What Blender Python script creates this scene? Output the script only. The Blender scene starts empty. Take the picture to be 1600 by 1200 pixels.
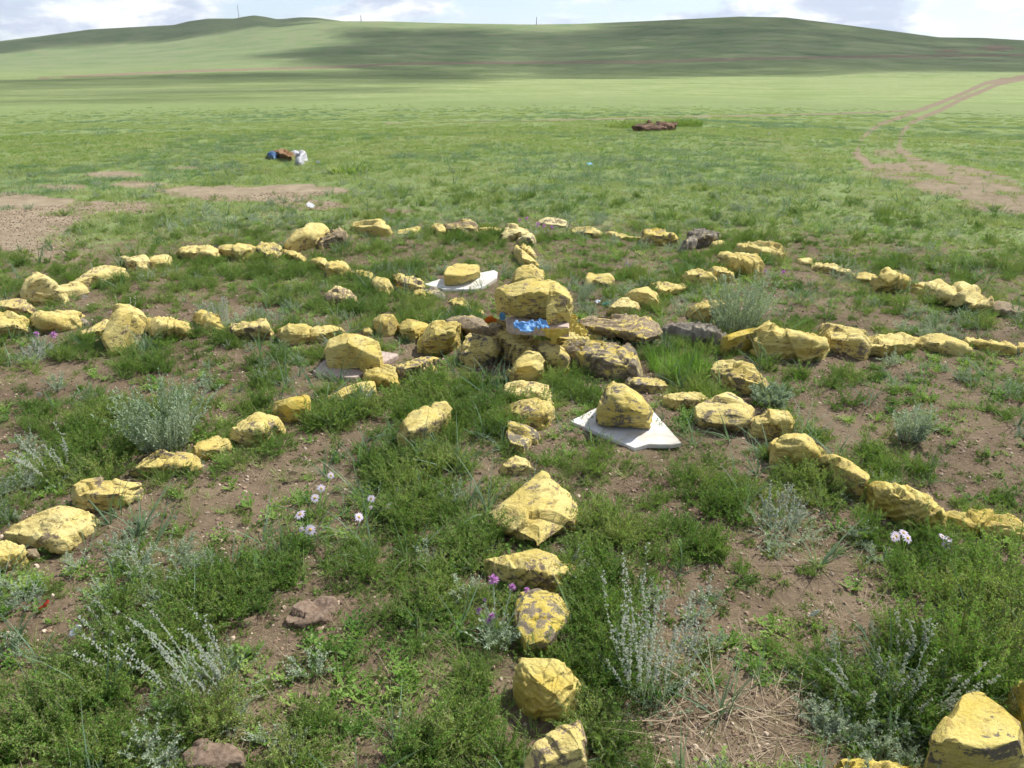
import bpy, math, random
import numpy as np
from mathutils import Vector, Matrix
random.seed(7); RNG=np.random.default_rng(11)
sc=bpy.context.scene; COL=sc.collection
R=math.radians
# ------------------------------------------------------------------ camera
F=1240.0; CX,CY=800.0,600.0; PITCH=R(22.16); CAMH=1.6
CP,SP=math.cos(PITCH),math.sin(PITCH)
cam=bpy.data.cameras.new('camera'); camo=bpy.data.objects.new('camera',cam); COL.objects.link(camo)
cam.sensor_width=36; cam.lens=F/1600*36; cam.clip_start=0.05; cam.clip_end=30000
camo.location=(0,0,CAMH); camo.rotation_euler=(math.pi/2-PITCH,0,0); sc.camera=camo

def ray(px,py):
    u=(np.asarray(px,float)-CX); v=(CY-np.asarray(py,float))
    return np.stack([u, F*CP+v*SP, v*CP-F*SP],-1)
def unp(px,py,z=0.0):
    d=ray(px,py); t=(np.asarray(z,float)-CAMH)/d[...,2]
    return np.stack([d[...,0]*t, d[...,1]*t, np.broadcast_to(np.asarray(z,float),t.shape)],-1)
def proj(x,y,z):
    zz=z-CAMH; fw=y*CP-zz*SP; up=y*SP+zz*CP
    fw=np.where(fw<1e-3,1e-3,fw)
    return CX+F*x/fw, CY-F*up/fw
def tan_el(pxh,py):   # slope of the line of sight of photo row py in the direction of column pxh
    v=CY-py; up=v*CP-F*SP; hor=np.sqrt((pxh-CX)**2+(F*CP+v*SP)**2); return up/hor

# ------------------------------------------------------------------ noise
def _hash(ix,iy,iz,s):
    h=(ix.astype(np.int64)*374761393+iy.astype(np.int64)*668265263+iz.astype(np.int64)*2147483647+s*974634777)&0xffffffff
    h=((h^(h>>13))*1274126177)&0xffffffff
    h=(h^(h>>16))*2246822519&0xffffffff
    return ((h^(h>>15))&0xffffff)/16777215.0
def vnoise(p,s=0):
    p=np.asarray(p,float); f=np.floor(p); w=p-f; w=w*w*w*(w*(w*6-15)+10); i=f.astype(np.int64)
    x0,y0,z0=i[:,0],i[:,1],i[:,2]; r=0
    for dx in (0,1):
        wx=w[:,0] if dx else 1-w[:,0]
        for dy in (0,1):
            wy=w[:,1] if dy else 1-w[:,1]
            for dz in (0,1):
                wz=w[:,2] if dz else 1-w[:,2]
                r=r+_hash(x0+dx,y0+dy,z0+dz,s)*wx*wy*wz
    return r
def fbm(p,o=4,s=0,g=0.5):
    a=1.0;t=0;n=0;p=np.asarray(p,float)
    for k in range(o):
        t=t+a*vnoise(p*(2.03**k)+k*17.3,s+k); n+=a; a*=g
    return t/n
def fbm2(x,y,sc_,o=4,s=0,g=0.5):
    return fbm(np.stack([x/sc_,y/sc_,np.zeros_like(x)+s*3.7],-1),o,s,g)
def sstep(a,b,x):
    t=np.clip((x-a)/(b-a),0,1); return t*t*(3-2*t)

# ------------------------------------------------------------------ mesh helpers
def mkmesh(name,v,quads=None,tris=None,mats=None,midx=None,smooth=False):
    me=bpy.data.meshes.new(name); v=np.asarray(v,np.float32)
    q=np.zeros((0,4),np.int32) if quads is None or len(quads)==0 else np.asarray(quads,np.int32)
    t=np.zeros((0,3),np.int32) if tris is None or len(tris)==0 else np.asarray(tris,np.int32)
    me.vertices.add(len(v)); me.vertices.foreach_set('co',v.ravel())
    me.loops.add(q.size+t.size); me.loops.foreach_set('vertex_index',np.concatenate([q.ravel(),t.ravel()]))
    st=np.concatenate([np.arange(len(q))*4, q.size+np.arange(len(t))*3]).astype(np.int32)
    me.polygons.add(len(q)+len(t)); me.polygons.foreach_set('loop_start',st)
    if midx is not None: me.polygons.foreach_set('material_index',np.asarray(midx,np.int32))
    if smooth: me.polygons.foreach_set('use_smooth',np.ones(len(q)+len(t),bool))
    me.update(calc_edges=True); me.validate()
    for m in (mats or []): me.materials.append(m)
    return me
class MB:
    """collects strips, quads and beads into one mesh"""
    def __init__(s): s.v=[];s.q=[];s.m=[];s.n=0
    def add(s,v,q,m=0):
        v=np.asarray(v,float).reshape(-1,3); q=np.asarray(q,int).reshape(-1,4)
        s.v.append(v); s.q.append(q+s.n); s.m.append(np.full(len(q),m)); s.n+=len(v)
    def build(s,name,mats,smooth=False):
        if not s.v: s.add([(0,0,0)]*4,[(0,1,2,3)])
        return mkmesh(name,np.concatenate(s.v),np.concatenate(s.q),None,mats,np.concatenate(s.m),smooth)
    def strip(s,P,W,m=0):
        """P: n,k,3 centre lines; W: n,k,3 half-width vectors"""
        n,k,_=P.shape; V=np.stack([P-W,P+W],2).reshape(n,k*2,3)
        b=np.arange(n)[:,None,None]*k*2; j=np.arange(k-1)[None,:,None]*2
        Q=(b+j+np.array([0,1,3,2])).reshape(-1,4)
        s.add(V.reshape(-1,3),Q,m)
    def beads(s,C,r,m=0):
        """small octahedra, written as quads around two poles (diamond)"""
        n=len(C); r=np.broadcast_to(np.asarray(r,float),(n,))
        o=np.array([(1,0,0),(0,1,0),(-1,0,0),(0,-1,0),(0,0,1.2),(0,0,-1.2)],float)
        V=C[:,None,:]+o[None]*r[:,None,None]
        f=np.array([(0,1,4,4),(1,2,4,4),(2,3,4,4),(3,0,4,4),(1,0,5,5),(2,1,5,5),(3,2,5,5),(0,3,5,5)])
        # two crossing diamonds and a belt keep it all quads
        f=np.array([(0,4,2,5),(1,4,3,5),(0,1,2,3)])
        s.add(V.reshape(-1,3),(np.arange(n)[:,None,None]*6+f).reshape(-1,4),m)
def unit(a):
    return a/np.maximum(np.linalg.norm(a,axis=-1,keepdims=True),1e-9)
def blades(mb,n,r0,h,w,lean,curve,seg=3,m=0,rng=RNG,base=None,out=.7,wind=(0,0)):
    k=seg+1; a=rng.uniform(0,2*np.pi,n); rr=r0*np.sqrt(rng.uniform(0,1,n))
    B=np.stack([rr*np.cos(a),rr*np.sin(a),np.zeros(n)],-1)
    if base is not None: B=B+base
    ph=a+rng.normal(0,1.2*(1.2-out),n)
    L=rng.uniform(h[0],h[1],n); th=rng.uniform(lean[0],lean[1],n); c=rng.uniform(curve[0],curve[1],n)
    t=np.linspace(0,1,k)[None,:]
    hz=L[:,None]*(np.sin(th)[:,None]*t+c[:,None]*t*t); z=L[:,None]*(np.cos(th)[:,None]*t-.55*c[:,None]*t*t)
    P=np.stack([B[:,0:1]+np.cos(ph)[:,None]*hz+wind[0]*L[:,None]*t*t, B[:,1:2]+np.sin(ph)[:,None]*hz+wind[1]*L[:,None]*t*t, np.maximum(z,.002)+B[:,2:3]],-1)
    tw=ph+np.pi/2+rng.normal(0,.5,n)
    wv=np.stack([np.cos(tw),np.sin(tw),rng.normal(0,.25,n)],-1)
    ww=w*.5*rng.uniform(.7,1.3,n)[:,None]*np.maximum(1-t**1.6,.06)
    mb.strip(P,wv[:,None,:]*ww[:,:,None],m)
    return P
def leaflets(mb,P,per,l,w,m=0,rng=RNG,up=.5,t0=.15,tips=0,mt=1,tipr=.0015):
    """needle leaves along the stems P (n,k,3)"""
    n,k,_=P.shape; idx=np.repeat(np.arange(n),per); t=rng.uniform(t0,1,len(idx))*(k-1)
    i=np.minimum(t.astype(int),k-2); f=(t-i)[:,None]
    B=P[idx,i]*(1-f)+P[idx,i+1]*f; T=unit(P[idx,i+1]-P[idx,i])
    d=unit(rng.normal(0,1,B.shape)); d=unit(d-T*(d*T).sum(-1,keepdims=True)); d=unit(d+T*up+np.array([0,0,.25]))
    ll=rng.uniform(l[0],l[1],len(idx))[:,None]*(1-.45*(t/(k-1)))[:,None]
    s=unit(np.cross(d,rng.normal(0,1,d.shape)))*(w*.5)
    V=np.stack([B-s*.5,B+d*ll*.5+s-np.array([0,0,.0]),B+d*ll,B+d*ll*.5-s],1)
    mb.add(V.reshape(-1,3),(np.arange(len(idx))[:,None]*4+np.array([0,1,2,3])),m)
    if tips:
        ti=rng.uniform(max(t0,.45),1,n*tips)*(k-1); ix=np.repeat(np.arange(n),tips); i=np.minimum(ti.astype(int),k-2); f=(ti-i)[:,None]
        C=P[ix,i]*(1-f)+P[ix,i+1]*f+rng.normal(0,tipr*1.6,(len(ix),3))
        mb.beads(C,tipr*rng.uniform(.7,1.4,len(ix)),mt)

# ------------------------------------------------------------------ tagging
def tag(o,label=None,cat=None,group=None,kind=None):
    if label: o['label']=label
    if cat: o['category']=cat
    if group: o['group']=group
    if kind: o['kind']=kind
    return o
def link(name,me,parent=None,loc=(0,0,0)):
    o=bpy.data.objects.new(name,me); COL.objects.link(o); o.location=loc
    if parent is not None: o.parent=parent
    return o

# ------------------------------------------------------------------ materials
def newmat(name):
    m=bpy.data.materials.new(name); m.use_nodes=True; nt=m.node_tree; nt.nodes.clear()
    out=nt.nodes.new('ShaderNodeOutputMaterial'); return m,nt,out
def N(nt,t,**kw):
    n=nt.nodes.new(t)
    for k,v in kw.items():
        if k in n.inputs: n.inputs[k].default_value=v
        else: setattr(n,k,v)
    return n
def noise(nt,vec,scale,detail=4,rough=.55,dist=0):
    n=N(nt,'ShaderNodeTexNoise'); n.inputs['Scale'].default_value=scale; n.inputs['Detail'].default_value=detail
    n.inputs['Roughness'].default_value=rough; n.inputs['Distortion'].default_value=dist
    if vec is not None: nt.links.new(vec,n.inputs['Vector'])
    return n.outputs['Fac']
def mth(nt,op,a,b=None,c=None,clamp=False):
    n=N(nt,'ShaderNodeMath',operation=op); n.use_clamp=clamp
    for i,x in enumerate((a,b,c)):
        if x is None: continue
        if isinstance(x,(int,float)): n.inputs[i].default_value=x
        else: nt.links.new(x,n.inputs[i])
    return n.outputs[0]
def mr(nt,x,a,b,c=0,d=1,smooth=True):
    n=N(nt,'ShaderNodeMapRange'); n.interpolation_type='SMOOTHSTEP' if smooth else 'LINEAR'
    nt.links.new(x,n.inputs['Value'])
    for k,v in (('From Min',a),('From Max',b),('To Min',c),('To Max',d)): n.inputs[k].default_value=v
    return n.outputs['Result']
def mix(nt,f,a,b,blend='MIX'):
    n=N(nt,'ShaderNodeMix',data_type='RGBA',blend_type=blend)
    for i,x in ((0,f),(6,a),(7,b)):
        if isinstance(x,(int,float)): n.inputs[i].default_value=x
        elif isinstance(x,tuple): n.inputs[i].default_value=(*x[:3],1)
        else: nt.links.new(x,n.inputs[i])
    return n.outputs[2]
def bump(nt,h,strength,dist):
    b=N(nt,'ShaderNodeBump'); b.inputs['Strength'].default_value=strength; b.inputs['Distance'].default_value=dist
    nt.links.new(h,b.inputs['Height']); return b.outputs['Normal']
def leafmat(name,cols,trans=.42,pos=None,rough=.6):
    """cols: 3 base colours spread over the plants by a random value each"""
    m,nt,out=newmat(name); oi=N(nt,'ShaderNodeObjectInfo'); g=N(nt,'ShaderNodeNewGeometry')
    r=N(nt,'ShaderNodeValToRGB'); el=r.color_ramp.elements
    el[0].position=0; el[0].color=(*cols[0],1); el[1].position=1; el[1].color=(*cols[2],1)
    e=el.new(.5); e.color=(*cols[1],1)
    n1=noise(nt,g.outputs['Position'],2.3,4,.65); f=mth(nt,'ADD',mth(nt,'MULTIPLY',oi.outputs['Random'],.55),mr(nt,n1,.34,.66,-.15,.6),clamp=True)
    nt.links.new(f,r.inputs[0]); c=r.outputs[0]
    
    d=N(nt,'ShaderNodeBsdfPrincipled'); d.inputs['Roughness'].default_value=rough; d.inputs['Specular IOR Level'].default_value=.25
    t=N(nt,'ShaderNodeBsdfTranslucent'); mx=N(nt,'ShaderNodeMixShader'); mx.inputs[0].default_value=trans
    nt.links.new(c,d.inputs['Base Color']); nt.links.new(mix(nt,1.0,c,(1.2,1.25,.7),'MULTIPLY'),t.inputs['Color'])
    nt.links.new(d.outputs[0],mx.inputs[1]); nt.links.new(t.outputs[0],mx.inputs[2]); nt.links.new(mx.outputs[0],out.inputs[0])
    return m
def plainmat(name,c,c2=None,scale=40,rough=.7,bumpd=.0,trans=0,spec=.3):
    m,nt,out=newmat(name); tc=N(nt,'ShaderNodeTexCoord'); n=noise(nt,tc.outputs['Object'],scale,5)
    d=N(nt,'ShaderNodeBsdfPrincipled'); d.inputs['Roughness'].default_value=rough; d.inputs['Specular IOR Level'].default_value=spec
    nt.links.new(mix(nt,mr(nt,n,.35,.65),c,c2 or tuple(x*.75 for x in c)),d.inputs['Base Color'])
    if bumpd: nt.links.new(bump(nt,n,.6,bumpd),d.inputs['Normal'])
    if trans:
        t=N(nt,'ShaderNodeBsdfTranslucent'); t.inputs['Color'].default_value=(*c,1); mx=N(nt,'ShaderNodeMixShader'); mx.inputs[0].default_value=trans
        nt.links.new(d.outputs[0],mx.inputs[1]); nt.links.new(t.outputs[0],mx.inputs[2]); nt.links.new(mx.outputs[0],out.inputs[0])
    else: nt.links.new(d.outputs[0],out.inputs[0])
    return m
# ------------------------------------------------------------------ terrain
SKY=np.array([(-300,100),(0,84),(150,76),(250,68),(400,47),(480,38),(540,33),(600,33),(700,36),(830,38),(900,37),(1000,33),(1100,28),(1150,25.5),(1220,27),(1300,37),(1400,50),(1460,58),(1530,59),(1600,63),(1900,75)],float)
SKY2=np.array([(-300,80),(0,65),(75,56),(150,46),(280,39),(305,33),(335,29),(375,29),(390,26),(405,24),(420,26),(440,30),(455,29),(475,27),(500,27.5),(540,33),(600,42),(700,50),(1900,90)],float)
def profile(r,x,y):
    az=np.arctan2(x,y); azc=np.clip(az,-R(42),R(42)); pxh=CX+F*np.tan(azc)/CP
    lr=np.log(np.maximum(r,.1))
    kr=np.log([.1,15,20,28,40,70,120,230,400,750]); kz=[0,0,-.06,-.35,-1.0,-2.1,-3.4,-5.3,-6.8,0]
    kz[-1]=CAMH+750*float(tan_el(800.,119.))
    z=np.interp(lr,kr,kz)
    s1=np.interp(pxh,SKY[:,0],SKY[:,1]); s2=np.interp(pxh,SKY2[:,0],SKY2[:,1])
    def zy(rr,row): return CAMH+rr*tan_el(pxh,row)
    t=np.clip((r-750)/(1950-750),0,1); row=119+(s1-119)*(t**.9)
    z=np.where(r>750,zy(r,row),z)
    t=np.clip((r-1950)/700,0,1); back=zy(r,s1+10*t+(r-1950)*.004); 
    z=np.where(r>1950,back,z)
    t=np.clip((r-2500)/(3400-2500),0,1); row0=s1+10+2.2; z3=zy(r,row0+(s2-row0)*np.sin(t*np.pi/2))
    z=np.where(r>2500,z3,z)
    z=np.where(r>3400,zy(3400.,s2)-(r-3400)*.06,z)
    return z
def gz(x,y,detail=True):
    x=np.atleast_1d(np.asarray(x,float)); y=np.atleast_1d(np.asarray(y,float)); r=np.hypot(x,y)
    z=profile(r,x,y)
    z=z+(fbm2(x,y,1.1,3,5)-.5)*.05*sstep(30,12,r)+(fbm2(x,y,.16,3,9)-.5)*.022*sstep(16,8,r)
    z=z+(fbm2(x,y,7,3,2)-.5)*.3*sstep(9,25,r)*sstep(260,120,r)
    z=z+(fbm2(x,y,190,4,3)-.5)*5*sstep(450,1100,r)*sstep(1900,1500,r)
    return z
def seg_d(px,py,pts):
    d=np.full(px.shape,1e9)
    for (x0,y0),(x1,y1) in zip(pts[:-1],pts[1:]):
        dx,dy=x1-x0,y1-y0; t=np.clip(((px-x0)*dx+(py-y0)*dy)/(dx*dx+dy*dy),0,1)
        d=np.minimum(d,np.hypot(px-x0-t*dx,(py-y0-t*dy)))
    return d
TRACKS=[([(60,122),(300,111),(520,105),(620,100),(760,98),(1000,97),(1200,91),(1400,88),(1600,86)],3.2,.75),
 ([(1000,97),(1250,95),(1500,93),(1640,97)],2.0,.5),
 ([(560,174),(600,171),(700,168),(860,160)],1.0,.45),
 ([(600,193),(760,190),(900,187),(1100,182),(1300,178),(1450,172)],1.6,.8),
 ([(1640,118),(1600,123),(1560,131),(1535,142),(1500,156),(1470,172),(1430,188),(1410,205),(1404,232),(1430,252)],3.6,1.0),([(1404,232),(1430,252),(1500,272),(1620,312)],8,1.0),
 ([(1640,114),(1590,121),(1540,130),(1505,146),(1470,160),(1420,178),(1372,196),(1347,215),(1338,240),(1362,262)],3.6,1.0),([(1338,240),(1362,262),(1460,292),(1620,338)],8,1.0),
 ([(616,50),(617,62),(620,80),(625,96)],1.8,.6),([(608,50),(608,75),(606,95)],1.2,.35),
 ([(690,38),(760,52),(850,66),(960,78)],1.8,.5),([(1100,98),(1085,118)],1.5,.5),([(1440,75),(1500,77),(1620,76)],1.5,.5)]
BARE=[(0,352,110,46,1.4),(70,395,60,14,.6),(150,325,95,8,.9),(70,293,60,6,.9),(330,299,85,8,1),(470,297,60,8,1.1),(400,309,70,6,.9),(215,288,50,6,.9),(180,273,45,5,.9),(500,320,60,7,.7),(300,263,40,4,.6),
 (1440,266,95,14,.85),(1500,290,85,14,.8),(1580,318,80,14,.8),(1010,194,35,5,.9),(1390,238,40,8,.6),(1560,75,30,5,.8),(1480,80,22,3,.7),(630,330,60,4,.35),(850,330,60,4,.3)]
def dirt_at(px,py,x,y):
    wob=(fbm2(x,y,.9,3,21)-.5)
    d=np.zeros(px.shape)
    for pts,w,s in TRACKS:
        d=np.maximum(d,s*np.exp(-(seg_d(px,py,pts)/w)**2)*(.55+.9*fbm2(x,y,2.5,3,24)))
    for cx,cy,rx,ry,s in BARE:
        q=((px-cx)/rx)**2+((py-cy)/ry)**2
        d=np.maximum(d,s*sstep(1.7,.35,q+wob*2.4+(fbm2(x,y,.3,2,23)-.5)*1.2))
    return np.clip(d,0,1)
azf=np.linspace(-R(43),R(43),640); azc_=np.linspace(R(43),2*np.pi-R(43),60)[1:-1]
AZ=np.concatenate([azf,azc_]); na=len(AZ)
RR=.3*1.0112**np.arange(0,930); RR=RR[RR<9000]; nr=len(RR)
rg,ag=np.meshgrid(RR,AZ,indexing='ij'); X=(rg*np.sin(ag)).ravel(); Y=(rg*np.cos(ag)).ravel(); Z=gz(X,Y)
V=np.stack([X,Y,Z],-1); V=np.concatenate([V,[[0,0,float(Z[0])]]])
i=np.arange(nr-1)[:,None]; j=np.arange(na)[None,:]; j2=(j+1)%na
Q=np.stack([i*na+j,i*na+j2,(i+1)*na+j2,(i+1)*na+j],-1).reshape(-1,4)[:,::-1]
T=np.stack([np.full(na,nr*na),(np.arange(na)+1)%na,np.arange(na)],-1)
def soil_nodes(nt,pos):
    a=noise(nt,pos,2.3,5,.6); b=noise(nt,pos,60,4,.7); 
    c=mix(nt,mr(nt,a,.3,.7),(.088,.063,.040),(.165,.124,.082))
    c=mix(nt,mr(nt,b,.42,.72,0,.6),c,(.23,.17,.115))
    vo=N(nt,'ShaderNodeTexVoronoi'); vo.inputs['Scale'].default_value=85; nt.links.new(pos,vo.inputs['Vector'])
    sp=mr(nt,vo.outputs['Distance'],.12,.26,1,0); vr=N(nt,'ShaderNodeSeparateColor'); nt.links.new(vo.outputs['Color'],vr.inputs[0])
    c=mix(nt,mth(nt,'MULTIPLY',sp,mr(nt,vr.outputs[0],.62,.75)),c,mix(nt,vr.outputs[1],(.42,.32,.24),(.20,.15,.12)))
    h=mth(nt,'ADD',mth(nt,'MULTIPLY',b,.5),mth(nt,'MULTIPLY',sp,.25)); return c,h
m_ground,nt,out=newmat('steppe_ground'); g=N(nt,'ShaderNodeNewGeometry'); pos=g.outputs['Position']
c,h=soil_nodes(nt,pos)
def attr(nm):
    a=N(nt,'ShaderNodeAttribute',attribute_name=nm); return a.outputs['Fac']
gr1=noise(nt,pos,.35,6,.6); gr2=noise(nt,pos,4.5,5,.65); gr3=noise(nt,pos,.012,5,.55); gr4=noise(nt,pos,.06,6,.6)
gcol=mix(nt,mr(nt,gr1,.3,.7),(.145,.20,.07),(.195,.255,.095))
gcol=mix(nt,mr(nt,gr2,.35,.7,0,.55),gcol,(.19,.225,.10))
far=mix(nt,mr(nt,gr4,.38,.62),(.19,.25,.085),(.30,.345,.15)); far=mix(nt,mr(nt,gr3,.38,.62,0,.75),far,(.27,.31,.14)); far=mix(nt,mr(nt,gr1,.35,.75,0,.5),far,(.11,.165,.045))
gcol=mix(nt,attr('far'),gcol,far)
gcol=mix(nt,attr('hill'),gcol,mix(nt,mr(nt,gr3,.35,.65),(.135,.205,.09),(.195,.25,.12)))
soilf=mix(nt,mr(nt,gr2,.3,.7),(.215,.172,.112),(.32,.26,.178))
gr5=noise(nt,pos,.9,4,.7); gcol=mix(nt,mr(nt,gr5,.4,.6,0,.3),gcol,(.11,.155,.05)); gcol=mix(nt,mth(nt,'MULTIPLY',attr('hill'),mr(nt,noise(nt,pos,.03,6,.65),.4,.62,0,.55)),gcol,(.235,.23,.135)); c=mix(nt,attr('tan'),c,soilf)
gm=mth(nt,'ADD',attr('green'),mth(nt,'MULTIPLY',mth(nt,'SUBTRACT',gr2,.5),.9))
c=mix(nt,mr(nt,gm,.35,.65),c,gcol)
b=N(nt,'ShaderNodeBsdfPrincipled'); b.inputs['Roughness'].default_value=.95; b.inputs['Specular IOR Level'].default_value=.1
nt.links.new(c,b.inputs['Base Color']); nt.links.new(bump(nt,h,.7,.012),b.inputs['Normal']); nt.links.new(b.outputs[0],out.inputs[0])
me=mkmesh('ground',V,Q,T,[m_ground],None,True)
PX,PY=proj(V[:,0],V[:,1],V[:,2]); rv=np.hypot(V[:,0],V[:,1]); infront=V[:,1]>.3
dirt=np.where(infront&(rv>2.5),dirt_at(PX,PY,V[:,0],V[:,1]),0)
green=np.clip(sstep(5.0,12,rv)*1.05-dirt*1.05,0,1); green=np.where(rv<2,0,green)
farv=sstep(35,190,rv); hillv=sstep(600,1300,rv)
tanv=np.clip(sstep(2,12,rv)*.5*sstep(0,.3,dirt)+dirt*.5,0,1)*np.where(rv>30,.75,1)*np.where(PX>1250,.7,1)
for nm,a in (('green',green),('far',farv),('hill',hillv),('tan',tanv)):
    at=me.attributes.new(nm,'FLOAT','POINT'); at.data.foreach_set('value',a.astype(np.float32))
ground=link('ground',me); tag(ground,kind='structure')
ground['label']='open steppe of brown soil and green grass rolling up to low hills'
# ------------------------------------------------------------------ stones
m_stone,nt,out=newmat('painted_rock'); tc=N(nt,'ShaderNodeTexCoord'); oi=N(nt,'ShaderNodeObjectInfo'); g=N(nt,'ShaderNodeNewGeometry')
off=N(nt,'ShaderNodeVectorMath',operation='MULTIPLY_ADD'); nt.links.new(tc.outputs['Object'],off.inputs[0]); off.inputs[1].default_value=(1,1,1)
cb=N(nt,'ShaderNodeCombineXYZ'); nt.links.new(mth(nt,'MULTIPLY',oi.outputs['Random'],37),cb.inputs[0]); nt.links.new(mth(nt,'MULTIPLY',oi.outputs['Random'],91),cb.inputs[1]); nt.links.new(cb.outputs[0],off.inputs[2])
pos=off.outputs[0]; oc=N(nt,'ShaderNodeSeparateColor'); nt.links.new(oi.outputs['Color'],oc.inputs[0])
n1=noise(nt,pos,11,7,.68,.4); n2=noise(nt,pos,48,6,.7,.3)
rm=N(nt,'ShaderNodeMapping'); rm.inputs['Rotation'].default_value=(.5,.35,.6); rm.inputs['Scale'].default_value=(1,1.2,6); nt.links.new(pos,rm.inputs[0])
n3=noise(nt,rm.outputs[0],14,6,.7,.6)
nz=N(nt,'ShaderNodeSeparateXYZ'); nt.links.new(g.outputs['Normal'],nz.inputs[0])
cov=mth(nt,'ADD',mth(nt,'ADD',mth(nt,'MULTIPLY',n1,.95),mth(nt,'MULTIPLY',n2,.55)),mth(nt,'MULTIPLY',n3,.45))
cov=mth(nt,'ADD',cov,mth(nt,'MULTIPLY',nz.outputs[2],.05))
cov=mth(nt,'ADD',cov,mth(nt,'MULTIPLY',mth(nt,'SUBTRACT',oc.outputs[0],.5),.42))
pf=mr(nt,cov,1.01,1.05)
pc=mix(nt,mr(nt,noise(nt,pos,7,5),.36,.64),(.49,.365,.042),(.58,.48,.14))
pc=mix(nt,mr(nt,n2,.5,.75,0,.6),pc,(.44,.30,.045)); pc=mix(nt,mth(nt,'MULTIPLY',oc.outputs[1],.85),pc,(.72,.63,.34))
pc=mix(nt,mr(nt,n3,.36,.47,.75,0),pc,(.27,.19,.06))
rc=mix(nt,mr(nt,n2,.3,.7),(.19,.14,.085),(.34,.27,.175)); rg_=mix(nt,mr(nt,n1,.35,.65),(.135,.118,.092),(.31,.275,.225)); rc=mix(nt,oc.outputs[2],rc,rg_)
worn=mr(nt,noise(nt,pos,19,6,.7),.48,.70,0,.45); pc=mix(nt,worn,pc,mix(nt,.5,rc,pc)); cc=mix(nt,pf,rc,pc)
b=N(nt,'ShaderNodeBsdfPrincipled'); b.inputs['Roughness'].default_value=.8; b.inputs['Specular IOR Level'].default_value=.25
cc=mix(nt,mr(nt,noise(nt,pos,170,4,.7),.35,.6,.4,0),cc,mix(nt,1.0,cc,(.62,.56,.42),'MULTIPLY')); hh=mth(nt,'ADD',mth(nt,'ADD',mth(nt,'MULTIPLY',n2,.5),mth(nt,'MULTIPLY',n3,.8)),mth(nt,'MULTIPLY',noise(nt,pos,130,3,.6),.25))
nt.links.new(cc,b.inputs['Base Color']); nt.links.new(bump(nt,hh,.8,.014),b.inputs['Normal']); nt.links.new(b.outputs[0],out.inputs[0])

CR={'R1':(0,330,1600/540),'R2':(400,330,3.87),'R3':(700,330,3.87),'R4':(1060,330,1600/540),'R5':(0,600,1600/540),'R6':(540,600,1600/560),
    'R7':(1060,600,1600/540),'B1':(0,880,1600/540),'B2':(540,860,1600/560),'B3':(1060,860,1600/540),'H':(740,420,1600/300),'D4':(350,200,1600/350),'D5':(900,150,4.0),'P':(0,0,1.0)}
def px(cr,pts):
    ox,oy,s=CR[cr]; a=np.array(pts,float); return np.stack([ox+a[:,0]/s,oy+a[:,1]/s],-1)
FOOT=[]     # plan outlines of the stones, for keeping the plants off them
PEND=[]
def chains(P,x):
    """lowest and highest photo row of the outline at column x"""
    lo,hi=-1e9,1e9
    n=len(P)
    for a in range(n):
        (x0,y0),(x1,y1)=P[a],P[(a+1)%n]
        if min(x0,x1)-1e-6<=x<=max(x0,x1)+1e-6:
            ys=[y0,y1] if abs(x1-x0)<1e-6 else [y0+(y1-y0)*(x-x0)/(x1-x0)]
            lo=max(lo,max(ys)); hi=min(hi,min(ys))
    return lo,hi
def hull_points(P,hf,z0,lift,ridge):
    cx=P[:,0].mean(); x0,x1=P[:,0].min(),P[:,0].max(); y1=P[:,1].max(); hp=y1-P[:,1].min()
    base=unp(cx,y1,z0+lift); dist=math.hypot(float(base[0]),float(base[1])); sl=math.hypot(dist,CAMH-z0)
    a=math.atan2(CAMH-z0,dist)
    H=hf*hp*sl/(F*math.cos(a))
    pts=[]
    xs=np.unique(P[:,0])
    floor=z0-(.05 if z0<.01 else 0)
    info=[]
    for x in xs:
        lo,hi=chains(P,x)
        if lo<-1e8: continue
        info.append((x,lo,hi))
    hmax=max(l-h for _,l,h in info)
    for x,lo,hi in info:
        lh=(lo-hi)/hmax; zt=z0+max(H*(.5+.5*lh),.01)
        # rows rising clear of the ground line mean that the outline there is further back, not floating
        zb=z0+lift*(1 if lh>.2 else 1)
        up=(y1-lo)/max(hp,1)         # how far above the lowest row this bottom point lies
        zb=zb+H*max(0,up-.45)*.8
        pb=unp(x,lo,zb); pt=unp(x,hi,max(zt,zb+.004)); pts+= [pb,pt]
        pts.append(np.array([pb[0],pb[1]+.004+lift*1.2,floor if lift<.001 else floor]) if lift<.001 else np.array([pb[0]*.5+pt[0]*.5,pb[1]*.5+pt[1]*.5,floor]))
        bk=np.array([pt[0]*.985,pt[1]-.01,floor]); pts.append(bk)
        if not ridge and lh>.25:
            xr=cx+(x-cx)*.92; l2,h2=chains(P,xr)
            if l2>-1e8:
                yr=l2-(l2-h2)*hf*(.86+.1*random.random()); pts.append(unp(xr,yr,z0+H*(.5+.5*lh)*random.uniform(.88,1.0)))
    for (x,y,f) in (ridge or []): pts.append(unp(x,y,z0+H*f))
    return np.array(pts),sl
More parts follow.
